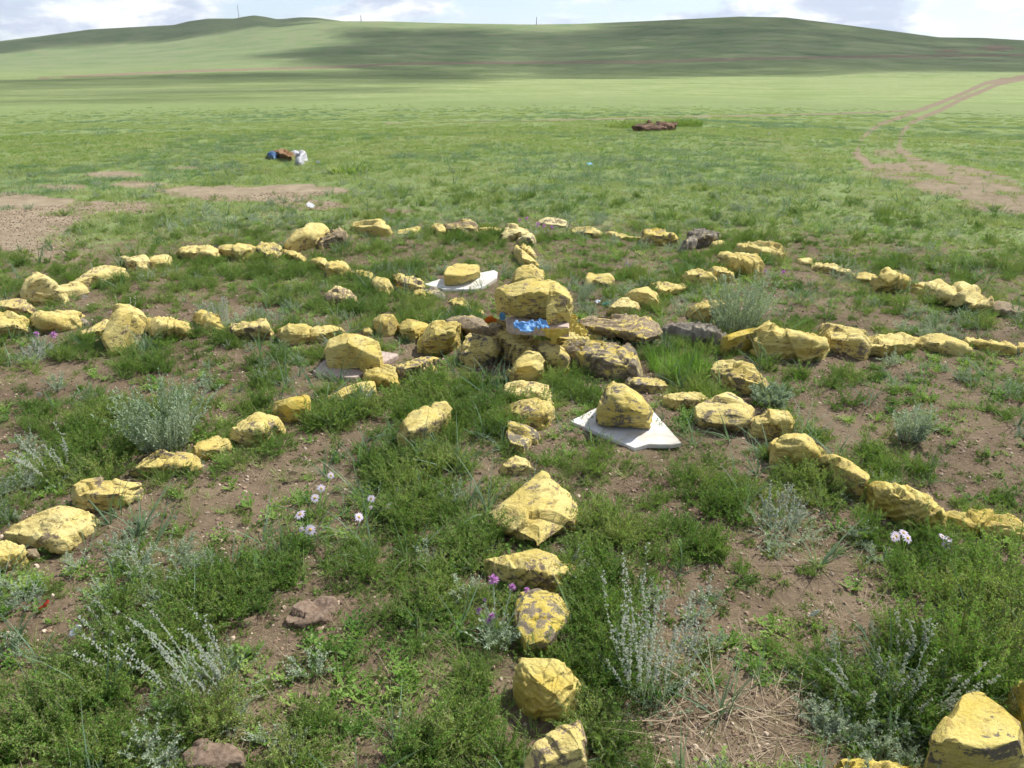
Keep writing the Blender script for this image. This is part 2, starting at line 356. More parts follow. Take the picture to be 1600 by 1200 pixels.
def lump(name,cr,polys,label,cat,group=None,hf=.6,cov=.85,pale=.35,grey=.0,z0=0.,lift=0.,ridge=None,mat=None,rough=1.0,vox=1.0,round_=2,strata=None,foot=True,seed=None,parent=None):
    if isinstance(polys[0][0],(int,float)): polys=[polys]
    me=bpy.data.meshes.new(name); import bmesh
    bm=bmesh.new(); sl=3; allp=[]
    for P_ in polys:
        P=px(cr,P_); rd=None
        if ridge:
            q=px(cr,[(a,b_) for a,b_,_ in ridge]); rd=[(q[k,0],q[k,1],ridge[k][2]) for k in range(len(ridge))]
        pts,sl=hull_points(P,hf,z0,lift,rd); allp.append(pts)
        vs=[bm.verts.new(p) for p in pts]
        r=bmesh.ops.convex_hull(bm,input=vs)
        dead=[e for e in set(r['geom_interior']+r['geom_unused']) if isinstance(e,bmesh.types.BMVert) and e.is_valid]
        bmesh.ops.delete(bm,geom=dead,context='VERTS')
    A=np.concatenate(allp); org=Vector((A[:,0].mean(),A[:,1].mean(),z0))
    bmesh.ops.translate(bm,verts=bm.verts[:],vec=-org)
    bm.to_mesh(me); bm.free()
    o=link(name,me,parent,org); me.materials.append(mat or m_stone)
    if foot and z0<.05: FOOT.append(A[:,:2])
    o.color=(cov,pale,grey,1)
    size=max(np.ptp(A[:,0]),np.ptp(A[:,1]),np.ptp(A[:,2]))
    md=o.modifiers.new('r','REMESH'); md.mode='VOXEL'; md.voxel_size=max(sl/794*vox,size/110)
    if label or cat: tag(o,label,cat,group)
    PEND.append((o,size,rough,round_,strata if strata is not None else random.choice([0,1,1]),seed if seed is not None else len(PEND)))
    return o
G1='yellow painted stones laid out as a wheel on the ground'
def S(cr,poly,label,**k): return lump('painted_stone',cr,poly,label,'stone',G1,**k)
def finish_lumps():
    dg=bpy.context.evaluated_depsgraph_get()
    for o,size,rough,rnd,strata,seed in PEND:
        ev=o.evaluated_get(dg); nm=bpy.data.meshes.new_from_object(ev,depsgraph=dg)
        mats=list(o.data.materials); old=o.data; o.modifiers.clear(); o.data=nm; bpy.data.meshes.remove(old)
        nv=len(nm.vertices)
        if nv==0: print('EMPTY LUMP',o.get('label')); continue
        v=np.empty(nv*3,np.float32); nm.vertices.foreach_get('co',v); v=v.reshape(-1,3).astype(float)
        e=np.empty(len(nm.edges)*2,np.int32); nm.edges.foreach_get('vertices',e); e=e.reshape(-1,2)
        deg=np.bincount(e.ravel(),minlength=nv).astype(float)[:,None]; deg[deg==0]=1
        def smooth(v,it):
            for _ in range(it):
                s=np.zeros_like(v)
                for k in range(3): s[:,k]=np.bincount(e[:,0],v[e[:,1],k],nv)+np.bincount(e[:,1],v[e[:,0],k],nv)
                v=v*.4+.6*s/deg
            return v
        v=smooth(v,1)
        nm.vertices.foreach_set('co',v.astype(np.float32).ravel()); nm.update()
        nn=np.empty(nv*3,np.float32); nm.vertex_normals.foreach_get('vector',nn); nn=nn.reshape(-1,3)
        rg=np.random.default_rng(seed+100); q=v/size+rg.uniform(0,50,3)
        ax=unit(rg.normal(0,1,3)*np.array([.6,.6,1]))
        d=(fbm(q*2.2,2,seed)-.5)*.05
        w=fbm(q*2.0,3,seed+5)
        if strata:
            t=(q@ax)*9+w*3.2; f=t-np.floor(t); d=d+ (np.floor(t)*0 + (sstep(.0,.8,f)-f)*.0) + (sstep(0,.14,f)*(1-f)-.45)*.05*sstep(.33,.55,w)
            ax2=unit(np.cross(ax,rg.normal(0,1,3))); t2=(q@ax2)*5+fbm(q*3,2,seed+8)*2; f2=t2-np.floor(t2); d=d+(sstep(.0,.10,f2)*(1-f2)-.45)*.028
        # chipped facets: cellular planes
        cells=rg.uniform(-.6,.6,(13,3)); cn=unit(rg.normal(0,1,(13,3))); qq=v/size-(v/size).mean(0)
        dist=((qq[:,None,:]-cells[None])**2).sum(-1); k=dist.argmin(1); d=d+np.clip(((qq-cells[k])*cn[k]).sum(-1),-.2,.2)*.19
        v=v+nn*(d*size*rough)[:,None]
        # broken faces: planes that shear the bumps off flat
        rg0=np.random.default_rng(seed+7); c0=v.mean(0); ext=np.ptp(v,axis=0); vv=(v-c0)
        for kk in range(int(3+4*rough)):
            nrm=unit(rg0.normal(0,1,3)*np.array([1,1,1.1])/(ext/ext.max()+.3)); h=vv@nrm; cut=np.percentile(h,99.5)*rg0.uniform(.86,.99)
            over=h>cut; vv=np.where(over[:,None],vv-nrm*((h-cut)*.94)[:,None],vv)
        v=vv*(np.array([1.06,1.06,1.08]) if o.location.z<.01 else np.array([1.02,1.02,1.03]))+c0
        v=v+nn*((fbm(q*15,3,seed+3)-.5)*.022*size*rough)[:,None]
        nm.vertices.foreach_set('co',v.astype(np.float32).ravel())
        nm.polygons.foreach_set('use_smooth',np.ones(len(nm.polygons),bool)); nm.update()
        nm.materials.clear()
        for m in mats: nm.materials.append(m)
# ---- back-left arc (from its left end)
S('R1',[(118,310),(165,285),(205,295),(240,335),(270,370),(255,400),(180,405),(110,380)],'tall pale yellow stone leaning up at the left end of the rear arc, dark underneath',hf=.8,cov=.8,pale=.6,lift=.015)
S('R1',[(265,345),(385,335),(392,365),(360,385),(300,395),(258,390)],'low flat pale stone tucked against the tall leaning stone at the rear arc end',hf=.55,pale=.6)
S('R1',[(325,330),(400,290),(465,262),(520,256),(578,262),(580,290),(500,300),(420,325),(345,340)],'long thin slab rising rightwards out of greens in the left rear arc',hf=.6,pale=.55,cov=.7,lift=.02)
S('R1',[(560,215),(670,212),(690,260),(610,295),(590,280),(570,250)],'pale block with a bare brown left end in the left rear arc',hf=.7,pale=.6,cov=.68)
S('R1',[(672,225),(780,200),(785,235),(750,262),(700,262)],'smooth yellow stone joined to the right of the pale block with a bare brown end',pale=.5)
S('R1',[(830,190),(880,158),(975,163),(998,190),(975,225),(880,215)],'rounded pale stone half buried in dense greens of the left rear arc',hf=.5,pale=.5)
S('R1',[(1015,175),(1045,158),(1150,148),(1168,165),(1165,205),(1110,228),(1060,195)],'angular stone with a bright yellow pointed right end above bare soil, left rear arc',hf=.65,cov=.8)
S('R1',[(1172,170),(1215,157),(1270,158),(1290,175),(1285,215),(1230,235),(1195,200)],'grey-faced yellow stone where the rear arc meets the left rear spoke',cov=.6,grey=.6)
S('R1',[(1290,165),(1345,180),(1415,215),(1400,235),(1340,215),(1290,195)],'narrow yellow stone sloping down in grass at the start of the left rear spoke',cov=.8,hf=.4)
S('R2',[(345,290),(380,275),(420,300),(440,325),(420,355),(375,330),(350,310),(310,308)],'small bright yellow nub stone next to the narrow sloping stone of the left rear spoke',hf=.6)
S('R2',[(430,325),(480,308),(535,305),(570,345),(565,365),(500,380),(440,395),(428,360)],'square yellow stone with a shaded left face standing in the left rear spoke',hf=.7,cov=.9)
S('R2',[(575,360),(640,365),(700,385),(690,415),(620,400),(580,385)],'low strip of yellow stone in grass right of the square stone with shaded face',hf=.4)
S('R2',[(700,395),(745,395),(800,420),(815,455),(790,490),(720,470),(690,440)],'yellow block over a dark hollow in the middle of the left rear spoke',hf=.65,lift=.03,cov=.95)
S('R2',[(833,395),(870,390),(995,412),(1000,460),(950,475),(870,475),(835,445)],'broad boxy stone with grey streaks right of the dark hollow in the left rear spoke',hf=.65,cov=.65,grey=.5)
S('R2',[(950,480),(985,462),(1018,485),(1015,535),(950,545)],'small ochre stone in front of the boxy grey-streaked stone',cov=.75,hf=.7)
S('R2',[(1020,475),(1090,465),(1140,520),(1080,530),(1025,505)],'dull grey unpainted stone just left of the far white slab',cov=.25,grey=.8,hf=.4)
S('R2',[(1170,545),(1215,530),(1255,535),(1300,570),(1290,600),(1190,580)],'low humped yellow stone at the inner end of the left rear spoke',hf=.45)
S('R2',[(1300,575),(1345,590),(1375,615),(1330,615)],'sliver of yellow stone just beyond the humped inner stone of the left rear spoke',hf=.4)
# ---- rear arc
S('R2',[(190,200),(265,130),(305,90),(405,90),(422,140),(380,165),(290,225),(215,220)],'large tilted wedge with pale flat top, left end of the rear arc',hf=.75,pale=.45,cov=.85,lift=.01)
S('R2',[(380,200),(410,150),(440,118),(510,108),(560,130),(560,175),(500,200),(430,210)],'brown bare stone leaning on the large tilted wedge',cov=.35,grey=.0,hf=.7)
S('R2',[(585,88),(650,72),(735,52),(765,55),(800,100),(800,135),(740,150),(640,125),(590,105)],'wide yellow stone with orange shaded underside in the rear arc',hf=.65,cov=.95)
S('R2',[(845,130),(880,115),(920,105),(980,97),(988,120),(950,140),(850,142)],'tiny low yellow stone sunk in grass in the rear arc',hf=.4)
S('R2',[(1068,105),(1110,85),(1140,100),(1135,145),(1085,155)],'small yellow stone at the left end of the brown striped slab',hf=.6)
S('R2',[(1130,90),(1180,75),(1270,55),(1335,100),(1300,112),(1200,140),(1145,140)],'brown striped slab lying tilted in the rear arc',cov=.42,hf=.6,strata=1)
S('R2',[(1340,98),(1430,92),(1480,110),(1440,125),(1350,118)],'very low yellow stone buried in grass right of the brown striped slab',hf=.35)
S('R3',[(338,150),(340,100),(390,82),(440,100),(490,128),(430,170)],'pale rounded stone at the top of the rear spoke',pale=.75,cov=.8,hf=.7)
S('R3',[(420,170),(440,140),(500,135),(528,160),(520,215),(470,200)],'lichen-grey pale stone just in front of the pale rounded stone of the rear spoke',pale=.7,cov=.55,grey=.6,hf=.7)
S('R3',[(553,70),(590,48),(650,42),(710,60),(718,85),(690,100),(600,100)],'white-grey stone behind pink flowers, right of the rear spoke',cov=.55,pale=1.0,grey=.6,hf=.5)
S('R3',[(740,110),(780,97),(870,105),(930,130),(910,150),(820,145),(750,135)],'flat pale yellow stone in grass, right part of the rear arc',hf=.5,pale=.5,cov=.7)
S('R3',[(960,132),(1060,138),(1180,152),(1175,164),(1000,162)],'long thin yellow strip of stone left of the ochre block in the rear arc',hf=.4)
S('R3',[(1183,165),(1200,110),(1230,105),(1370,125),(1382,165),(1360,188),(1290,180),(1190,185)],'ochre block with dark left edge in the right of the rear arc',hf=.65,cov=.62,pale=.05,strata=1,lift=.01)
S('R4',[(20,155),(60,90),(100,78),(180,110),(170,128),(100,130),(45,158)],'dark grey stone with a yellow right tip in the right of the rear arc',cov=.32,grey=1,hf=.7)
S('R4',[(148,150),(170,135),(210,137),(218,155),(180,172)],'small pale stone right of the dark grey stone with yellow tip',hf=.6,pale=.5)
# ---- rear spoke
S('R3',[(415,225),(450,190),(500,215),(520,262),(460,262),(420,250)],'small grey-yellow stone second in the rear spoke, right above the long one',cov=.7,grey=.4)
S('R3',[(413,225),(450,230),(540,290),(567,320),(555,352),(440,345),(425,300)],'long wedge stone sloping right in the middle of the rear spoke',hf=.6,cov=.9)
S('R3',[(400,400),(430,345),(500,320),(570,360),(573,410),(480,430),(400,435)],'yellow stone right behind the big central boulder, end of the rear spoke',hf=.7,cov=.8)
S('R3',[(828,400),(850,378),(970,380),(1000,420),(980,445),(920,440),(835,445)],'brick shaped stone alone on soil between the rear spoke and the right rear spoke',hf=.65,cov=.75,lift=.012)
# ---- right rear spoke
S('R3',[(970,600),(985,560),(1060,530),(1140,560),(1150,590),(1100,622),(980,625)],'pale stone at the inner end of the right rear spoke',pale=.6,cov=.8,hf=.65)
S('R3',[(1085,515),(1150,470),(1210,460),(1250,490),(1275,545),(1200,580),(1140,565)],'big smooth leaning yellow stone second from the inner end of the right rear spoke',pale=.4,cov=.9,hf=.8)
S('R3',[(1230,445),(1340,445),(1440,450),(1440,480),(1350,510),(1280,530)],'yellow stone with a dark left edge, third along the right rear spoke from the centre',hf=.6,pale=.3)
S('R4',[(-2,340),(30,338),(36,368),(10,378)],'tiny bright yellow stone beside the third stone of the right rear spoke',hf=.6,cov=1)
S('R4',[(22,310),(45,270),(80,263),(150,285),(168,325),(100,345),(40,332)],'rounded yellow stone in front of the hollowed stones of the right rear spoke',hf=.75,cov=.95)
S('R4',[(125,265),(180,265),(245,275),(255,300),(240,325),(170,318)],'hollow-faced yellow stone behind the rounded one in the right rear spoke',hf=.8,cov=.95)
S('R4',[(198,207),(290,210),(370,210),(385,240),(320,290),(260,285),(215,240)],'jagged yellow stone with thin top edge near the outer end of the right rear spoke',hf=.75,cov=.9)
S('R4',[(265,147),(350,152),(440,145),(470,155),(482,200),(460,212),(380,210),(300,200)],'wide twin-topped yellow stone at the outer end of the right rear spoke',hf=.7,cov=.9,pale=.4)
# ---- right arc
S('R4',[(555,225),(615,220),(622,240),(570,248)],'small pale stone first in the right arc past the twin-topped stone',hf=.5,pale=.5)
S('R4',[(625,240),(680,240),(790,275),(780,290),(640,265)],'long flat pale stone in the right arc with grass in front of it',hf=.4,pale=.6)
S('R4',[(800,285),(860,288),(910,305),(900,332),(830,325)],'low yellow stone left of the domed stone in the right arc',hf=.4)
S('R4',[(910,320),(930,275),(970,265),(1060,320),(1050,345),(1000,365),(930,350)],'domed orange-yellow stone standing up in the right arc',hf=.75,cov=.95,pale=.3)
S('R4',[(1085,325),(1200,330),(1350,370),(1430,420),(1440,440),(1380,465),(1290,435),(1180,370)],'long cracked flat slab in the right arc, pale yellow',hf=.4,pale=.5,strata=1)
S('R4',[(1420,430),(1500,420),(1600,440),(1640,475),(1480,485)],'bare purplish brown stone at the right end of the right arc',cov=.1,hf=.5)
# ---- left spoke (from its outer end)
S('R1',[(-30,412),(70,408),(150,425),(160,460),(120,490),(60,480),(-30,460)],'flat faded stone at the outer end of the left spoke, rear of the pair',cov=.62,pale=.5,hf=.5)
S('R1',[(-40,470),(60,485),(130,505),(140,530),(95,565),(-30,580)],'broad low stone in front of the flat faded stone at the left spoke end',cov=.85,hf=.55)
S('R1',[(148,500),(200,462),(255,455),(360,475),(375,500),(330,525),(250,540),(200,555),(150,525)],'wide pale-topped stone, second along the left spoke from its outer end',hf=.6,pale=.4)
S('R1',[(355,500),(395,498),(410,520),(370,530)],'little grey stone at the right of the wide pale-topped stone',cov=.3,grey=.8)
S('R1',[(360,570),(410,545),(480,510),(498,515),(495,555),(420,575)],'thin brown-yellow sliver left of the upright lumpy stone of the left spoke',cov=.6,hf=.4)
S('R1',[(480,590),(510,490),(545,450),(600,455),(640,470),(660,520),(640,565),(560,605)],'upright lumpy bright yellow stone, tallest in the left spoke',hf=.8,cov=.85)
S('R1',[(655,520),(690,492),(780,510),(865,510),(868,530),(830,580),(720,600),(660,560)],'broad bright yellow stone right of the tallest stone in the left spoke',hf=.7,cov=.92,pale=.4)
S('R1',[(905,470),(940,468),(1010,490),(1035,520),(1038,548),(985,540),(910,508)],'small propped stone with dark underside behind greens in the left spoke',hf=.5,lift=.03,cov=.8)
S('R1',[(1072,530),(1090,520),(1240,510),(1252,550),(1240,585),(1150,595),(1075,598)],'long block with grey front patches in the middle of the left spoke',hf=.72,cov=.68,pale=.45,grey=.3)
S('R1',[(1285,555),(1320,530),(1430,532),(1448,550),(1415,605),(1340,620),(1300,595)],'chunky yellow stone with a slanted brown crack, right of the long grey-patched block',hf=.75,cov=.88)
S('R1',[(1425,575),(1460,545),(1550,532),(1605,535),(1590,565),(1520,590),(1440,605)],'long low stone running behind the big boulder on the pinkish slab',hf=.55,cov=.88)
S('R2',[(640,720),(670,705),(705,715),(700,745),(650,745)],'small yellow stone in grass right behind the boulder on the pinkish slab',hf=.5)
S('R2',[(715,665),(745,640),(830,640),(850,665),(830,740),(770,750),(720,700)],'upright yellow stone wrapped in grass near the inner end of the left spoke',hf=.8)
S('R2',[(850,685),(930,665),(1040,672),(1050,695),(1000,765),(960,785),(880,750)],'smooth wedge stone at the inner end of the left spoke, touching the central pile',hf=.65,cov=.88,pale=.25)
# ---- central pile
S('R2',[(978,770),(1010,720),(1060,680),(1110,660),(1220,665),(1250,690),(1240,790),(1200,835),(1080,865),(1000,835)],'big rounded yellow boulder at the left of the central pile',hf=.72,cov=.82,pale=.2)
S('R2',[(1148,660),(1190,628),(1260,625),(1370,655),(1400,690),(1450,755),(1420,770),(1260,750),(1240,690)],'brown-grey boulder behind the two left boulders of the central pile',hf=.6,cov=.30,grey=.25,pale=.2)
S('R2',[(1240,860),(1265,760),(1290,740),(1420,760),(1455,830),(1440,900),(1330,918),(1250,895)],'boulder with yellow top and dark grey lower face, front left of the central pile',hf=.72,cov=.66,grey=.9,ridge=[(1260,800,.75),(1330,850,.6),(1430,850,.6),(1290,760,1),(1410,780,1)])
S('H',[(190,590),(225,525),(300,492),(345,520),(530,590),(700,670),(755,745),(740,765),(600,730),(440,720),(350,785),(290,765),(215,700)],'long boulder with flat olive left face and sloping yellow top, front of the central pile',hf=.7,cov=.72,grey=.2,strata=1)
S('H',[(135,485),(200,430),(270,430),(285,470),(280,505),(215,555),(160,520)],'small olive stone wedged under the orange cloth in the central pile',hf=.7,cov=.35,z0=.10,pale=0)
S('H',[(540,545),(600,520),(760,520),(860,545),(940,590),(800,690),(690,680),(620,610)],'yellow boulder under the draped yellow cloth in the central pile',hf=.75,cov=.8,z0=.0)
S('H',[(740,680),(800,630),(900,588),(1060,592),(1200,620),(1300,680),(1370,790),(1400,850),(1380,890),(1200,890),(1100,885),(980,835),(880,790),(770,720)],'long lying grey boulder blotched with yellow, front right of the central pile',hf=.48,cov=.50,grey=.6,pale=.2,strata=1,lift=.01)
S('H',[(875,445),(930,415),(1050,385),(1200,385),(1460,415),(1510,450),(1560,530),(1500,585),(1400,612),(1200,565),(1000,525)],'flat wood-grained brown and yellow slab right of the central boulder',hf=.3,cov=.38,pale=.1,z0=.035,strata=1,rough=.6)
S('H',[(900,520),(960,505),(1080,545),(1075,590),(960,600)],'small yellow stone propping the flat wood-grained slab',hf=.5,cov=.8)
S('H',[[(200,175),(330,150),(440,95),(560,92),(690,102),(797,160),(798,290),(610,380),(560,420),(410,420),(290,400),(215,330),(195,240)],[(620,105),(700,104),(797,160),(800,300),(797,428),(700,428),(640,400),(600,350)]],'largest yellow boulder with a brown band, raised on the pinkish slab at the centre',hf=.78,cov=.80,pale=.25,z0=.245,strata=1,rough=.45)
# ---- front spoke
S('R3',[(365,975),(430,890),(480,858),(540,875),(580,930),(578,990),(540,1035),(400,1045)],'heaped yellow stone at the foot of the central pile, top of the front spoke',hf=.7,cov=.95)
S('R3',[(342,1060),(355,1040),(600,1025),(625,1090),(632,1155),(560,1165),(345,1160)],'pale square stone second in the front spoke, counted from the pile',hf=.5,cov=.72,pale=.6,grey=.3)
S('R6',[(700,110),(740,85),(900,75),(920,120),(880,203),(830,208),(770,185),(710,155)],'stone with dark cracks and bright lower edge, third in the front spoke from the pile',hf=.6,cov=.7,grey=.4)
S('R6',[(692,165),(720,158),(840,215),(850,240),(800,325),(720,308),(705,215)],'grey and yellow triangular stone, fourth in the front spoke from the pile',hf=.4,cov=.6,grey=.85)
S('R6',[(690,375),(745,320),(820,350),(840,380),(780,400),(720,405)],'small pale stone nearly hidden in greens behind the big pointed stone',hf=.6,cov=.7,pale=.5)
S('R6',[(655,555),(700,520),(790,470),(865,408),(940,450),(1015,545),(1015,590),(970,640),(870,712),(790,668),(665,600)],'big pointed stone tipped up over a dark hollow in the middle of the front spoke',hf=.32,cov=.78,pale=.35,grey=.2,lift=.055)
S('B2',[(635,45),(740,5),(850,-5),(920,20),(1000,95),(960,135),(920,190),(850,185),(760,155),(690,95)],'peaked stone with an ochre shaded front, just below the big pointed stone',hf=.5,cov=.72,pale=.3,grey=.3)
S('B2',[(760,240),(800,200),(860,182),(940,205),(1010,240),(1010,300),(960,400),(900,465),(800,468),(765,350)],'mossy mottled olive-yellow stone half sunk beside the purple flowers',hf=.3,cov=.56,pale=0,grey=.5,rough=.6)
S('B2',[(765,600),(790,470),(930,490),(985,525),(1050,610),(1030,650),(1020,755),(900,760),(850,700),(770,665)],'bright ridged yellow stone next to the silvery stalks in the front spoke',hf=.45,cov=.92,pale=.15,strata=1,ridge=[(845,580,.98),(790,500,.9),(930,500,.9),(1010,600,.85),(900,690,.75),(930,640,1)],lift=.012)
S('B2',[(810,960),(870,870),(960,790),(1050,762),(1056,850),(1054,980),(1050,1060),(860,1070),(800,1020)],'split stone with a bare left side at the nearest end of the front spoke',hf=.6,cov=.66,pale=.45,grey=.1,strata=1)
S('R6',[(240,235),(270,180),(330,140),(410,97),(445,105),(450,150),(425,225),(340,270),(280,290),(245,262)],'egg shaped yellow stone alone in grass left of the front spoke',hf=.6,cov=.85)
# ---- left front spoke
S('R2',[(425,850),(450,780),(490,740),(540,718),(600,735),(700,740),(735,780),(745,880),(650,920),(560,950),(520,930),(430,880)],'large faceted yellow boulder standing on the left pinkish slab',hf=.75,cov=.95,pale=.3,z0=.035,rough=.8)
S('R2',[(640,1000),(660,950),(740,928),(830,955),(867,1058),(850,1078),(720,1055),(650,1030)],'notched flat yellow stone right in front of the left pinkish slab',hf=.4,cov=.92,pale=.25,strata=1)
S('R2',[(848,950),(880,920),(960,890),(1040,880),(1090,890),(1010,965),(990,1012),(905,1035),(860,985)],'grey and yellow streaked stone pointing at the pile, inner end of the left front spoke',hf=.7,cov=.56,grey=.55)
S('R2',[(440,1135),(500,1090),(600,1050),(705,1035),(710,1090),(640,1125),(520,1150)],'low yellow ridge mostly behind greens in the left front spoke',hf=.5,cov=.85)
S('R5',[(1265,130),(1290,80),(1320,65),(1420,65),(1430,110),(1400,165),(1340,185),(1280,155)],'cleft yellow stone with a dark notch in the left front spoke',hf=.75,cov=.85,pale=.1)
S('R5',[(1065,235),(1110,190),(1160,150),(1200,137),(1300,165),(1290,210),(1220,295),(1160,305),(1090,265)],'yellow boulder with grey blotches just left of the cleft stone',hf=.6,cov=.7,grey=.5)
S('R5',[(870,330),(930,260),(1035,243),(1080,275),(1060,305),(990,345),(900,358)],'flat rounded stone to the right of the one under the silvery bush',hf=.5,cov=.88)
S('R5',[(612,400),(650,350),(740,312),(870,325),(912,382),(880,405),(780,415),(640,432)],'broad flat stone right below the silvery bush, grey patch on its right',hf=.5,cov=.66,grey=.5)
S('R5',[(335,530),(360,470),(400,443),(540,445),(640,475),(625,505),(520,580),(430,590),(345,560)],'yellow stone with grey spots on top, second nearest in the left front spoke',hf=.55,cov=.72,pale=.4,grey=.3)
S('R5',[(20,690),(70,645),(180,600),(250,555),(310,558),(420,605),(400,680),(300,762),(270,768),(150,738),(30,708)],'largest flat pale yellow stone near the outer end of the left front spoke',hf=.3,cov=.82,pale=.55,lift=.02,rough=.7)
S('R5',[(-60,730),(20,735),(100,750),(118,790),(60,818),(-60,880)],'yellow stone ending the left front spoke, cut by the photo edge',hf=.5,cov=.88)
S('R5',[(115,775),(160,765),(178,795),(135,810)],'small bare brown stone beside the outermost stone of the left front spoke',hf=.6,cov=.05)
S('R2',[(425,520),(495,452),(530,465),(590,510),(612,545),(580,555),(540,550),(440,550)],'faded triangular brown stone alone in the grass between the left spoke and left rear spoke',hf=.65,cov=.4,pale=.7)
# ---- right front spoke (from the pile outwards)
S('R6',[(1130,110),(1150,50),(1170,10),(1195,-10),(1240,-5),(1290,20),(1355,85),(1367,122),(1320,188),(1260,208),(1200,203),(1160,168)],'blocky boulder with a dark left face standing on the near white slab',hf=.7,cov=.76,grey=.85,pale=.2,z0=.022,strata=1,rough=.45,ridge=[(1200,60,.95),(1240,110,.8),(1330,110,.85),(1270,60,1)])
S('R3',[(1075,1040),(1110,1005),(1200,995),(1290,1020),(1325,1055),(1240,1090),(1130,1080)],'flat grey-topped stone behind the boulder on the near white slab',hf=.5,cov=.55,grey=.85)
S('P',[(1040,622),(1058,612),(1080,611),(1104,620),(1100,632),(1060,636)],'low yellow stone joining the flat grey-topped stone to the undercut boulder',hf=.5,cov=.9)
S('R7',[(75,100),(130,60),(230,43),(305,50),(342,120),(335,170),(260,190),(150,182),(90,150)],'undercut boulder speckled grey and yellow, third along the right front spoke',hf=.5,cov=.68,pale=.45,grey=.5,lift=.045)
S('R7',[(345,170),(430,122),(505,125),(528,180),(520,225),(440,245),(350,220)],'squat squarish yellow stone right of the undercut boulder',hf=.65,cov=.88)
S('R7',[(438,290),(485,245),(560,235),(620,265),(662,320),(655,358),(580,398),(450,352)],'rounded bright yellow boulder in the middle of the right front spoke',hf=.7,cov=.95,pale=.25)
S('R7',[(660,350),(720,338),(800,370),(870,430),(868,495),(800,485),(700,425)],'curved yellow stone with small white flowers on it, right front spoke',hf=.7,cov=.85)
S('R7',[(885,480),(920,452),(1040,480),(1150,540),(1215,610),(1200,638),(1120,615),(1000,585),(900,512)],'long smooth yellow stone sloping right, second nearest in the right front spoke',hf=.6,cov=.97,pale=.15)
S('R7',[(1218,578),(1330,600),(1540,615),(1600,655),(1640,700),(1480,672),(1350,678),(1220,612)],'long flat yellow stone, outermost of the right front spoke, at the photo edge',hf=.4,cov=.95,pale=.2)
# ---- right spoke (from the pile outwards)
S('R4',[(-60,552),(0,525),(60,520),(130,525),(205,580),(190,612),(80,615),(-5,600)],'dark charcoal unpainted stone, first in the right spoke',cov=.12,grey=1,hf=.7)
S('R3',[(1350,718),(1430,710),(1445,740),(1380,748)],'small pale brown stone at the left end of the dark charcoal stone',cov=.3,pale=.6,hf=.5)
S('R4',[(205,580),(235,570),(355,545),(355,628),(230,650),(205,622)],'brick-like ochre block, second in the right spoke, dark left end',hf=.72,cov=.85,pale=0,strata=0,rough=.5,round_=1,ridge=[(232,592,1),(352,562,1)])
S('R4',[(358,610),(360,520),(385,502),(540,555),(650,600),(678,635),(650,648),(500,628)],'long wedge tapering down to the right, third in the right spoke',hf=.7,cov=.93,pale=.25)
S('R4',[(665,545),(700,528),(830,535),(865,555),(868,640),(840,660),(700,645),(668,600)],'pentagonal block with grey-brown top, fourth in the right spoke',hf=.55,cov=.72,pale=.4,grey=.2)
S('R4',[(878,600),(960,590),(1020,573),(1100,600),(1080,640),(960,668),(880,655)],'low peaked stone between the pentagonal block and the dark-notched stone of the right spoke',hf=.6,cov=.92)
S('R4',[(1100,600),(1160,578),(1240,575),(1330,605),(1348,642),(1300,652),(1200,650),(1120,628)],'wide stone with a dark notch, sixth in the right spoke',hf=.6,cov=.85,pale=.4)
S('R4',[(1325,597),(1400,585),(1520,605),(1572,640),(1560,652),(1440,628),(1340,615)],'thin long stone near the outer end of the right spoke, half hidden by green',hf=.45,cov=.85)
S('R4',[(1570,615),(1600,612),(1660,640),(1580,650)],'stone at the right photo edge ending the right spoke',hf=.5)
S('R4',[(55,450),(90,420),(200,418),(245,440),(230,480),(140,510),(70,490)],'yellow stone standing behind the tall silvery bush on the right',hf=.75,cov=.8,lift=.01)
S('R4',[(155,740),(205,692),(310,705),(350,740),(410,810),(400,825),(340,818),(300,830),(230,775)],'arched yellow stone alone between the right spoke and right front spoke',hf=.45,cov=.75,grey=.3,lift=.02,strata=1)
# ---- nearest corner
S('B3',[(1170,870),(1190,840),(1290,750),(1330,670),(1400,645),(1580,800),(1590,890),(1620,1000),(1600,1100),(1175,1080)],'nearest large yellow boulder with grey blotches in the bottom right corner',hf=.45,cov=.82,pale=.15,grey=.8,rough=.7,ridge=[(1200,880,.95),(1330,820,1),(1560,880,.95),(1400,700,1),(1420,930,.9)])
S('B3',[(1555,640),(1600,610),(1680,640),(1680,900),(1600,880),(1590,790)],'yellow stone behind the nearest large boulder, cut by the right edge of the photo',hf=.6,cov=.95,pale=0)
S('B3',[(720,1010),(800,965),(960,968),(1100,1005),(1060,1090),(760,1090)],'low yellow stone peeking in at the bottom edge, left of the nearest large boulder',hf=.5,cov=.95,pale=0)

# ---- slabs
def slab(cr,poly,z1,th,label,mat,tilt=0):
    P=px(cr,poly); n=len(P); y0,y1=P[:,1].min(),P[:,1].max()
    zt=z1+tilt*(y1-P[:,1])/(y1-y0); top=unp(P[:,0],P[:,1],zt); 
    import bmesh
    bm=bmesh.new(); org=Vector((top[:,0].mean(),top[:,1].mean(),z1-th))
    tv=[bm.verts.new(Vector(p)-org) for p in top]; f=bm.faces.new(tv)
    r=bmesh.ops.extrude_face_region(bm,geom=[f]); bmesh.ops.translate(bm,verts=[v for v in r['geom'] if isinstance(v,bmesh.types.BMVert)],vec=(0,0,-th))
    bmesh.ops.recalc_face_normals(bm,faces=bm.faces[:])
    bmesh.ops.bevel(bm,geom=bm.edges[:],offset=th*.1,segments=2,affect='EDGES')
    me=bpy.data.meshes.new('stone_slab'); bm.to_mesh(me); bm.free(); me.materials.append(mat)
    o=link('stone_slab',me,None,org); tag(o,label,'slab'); FOOT.append(top[:,:2]); return o
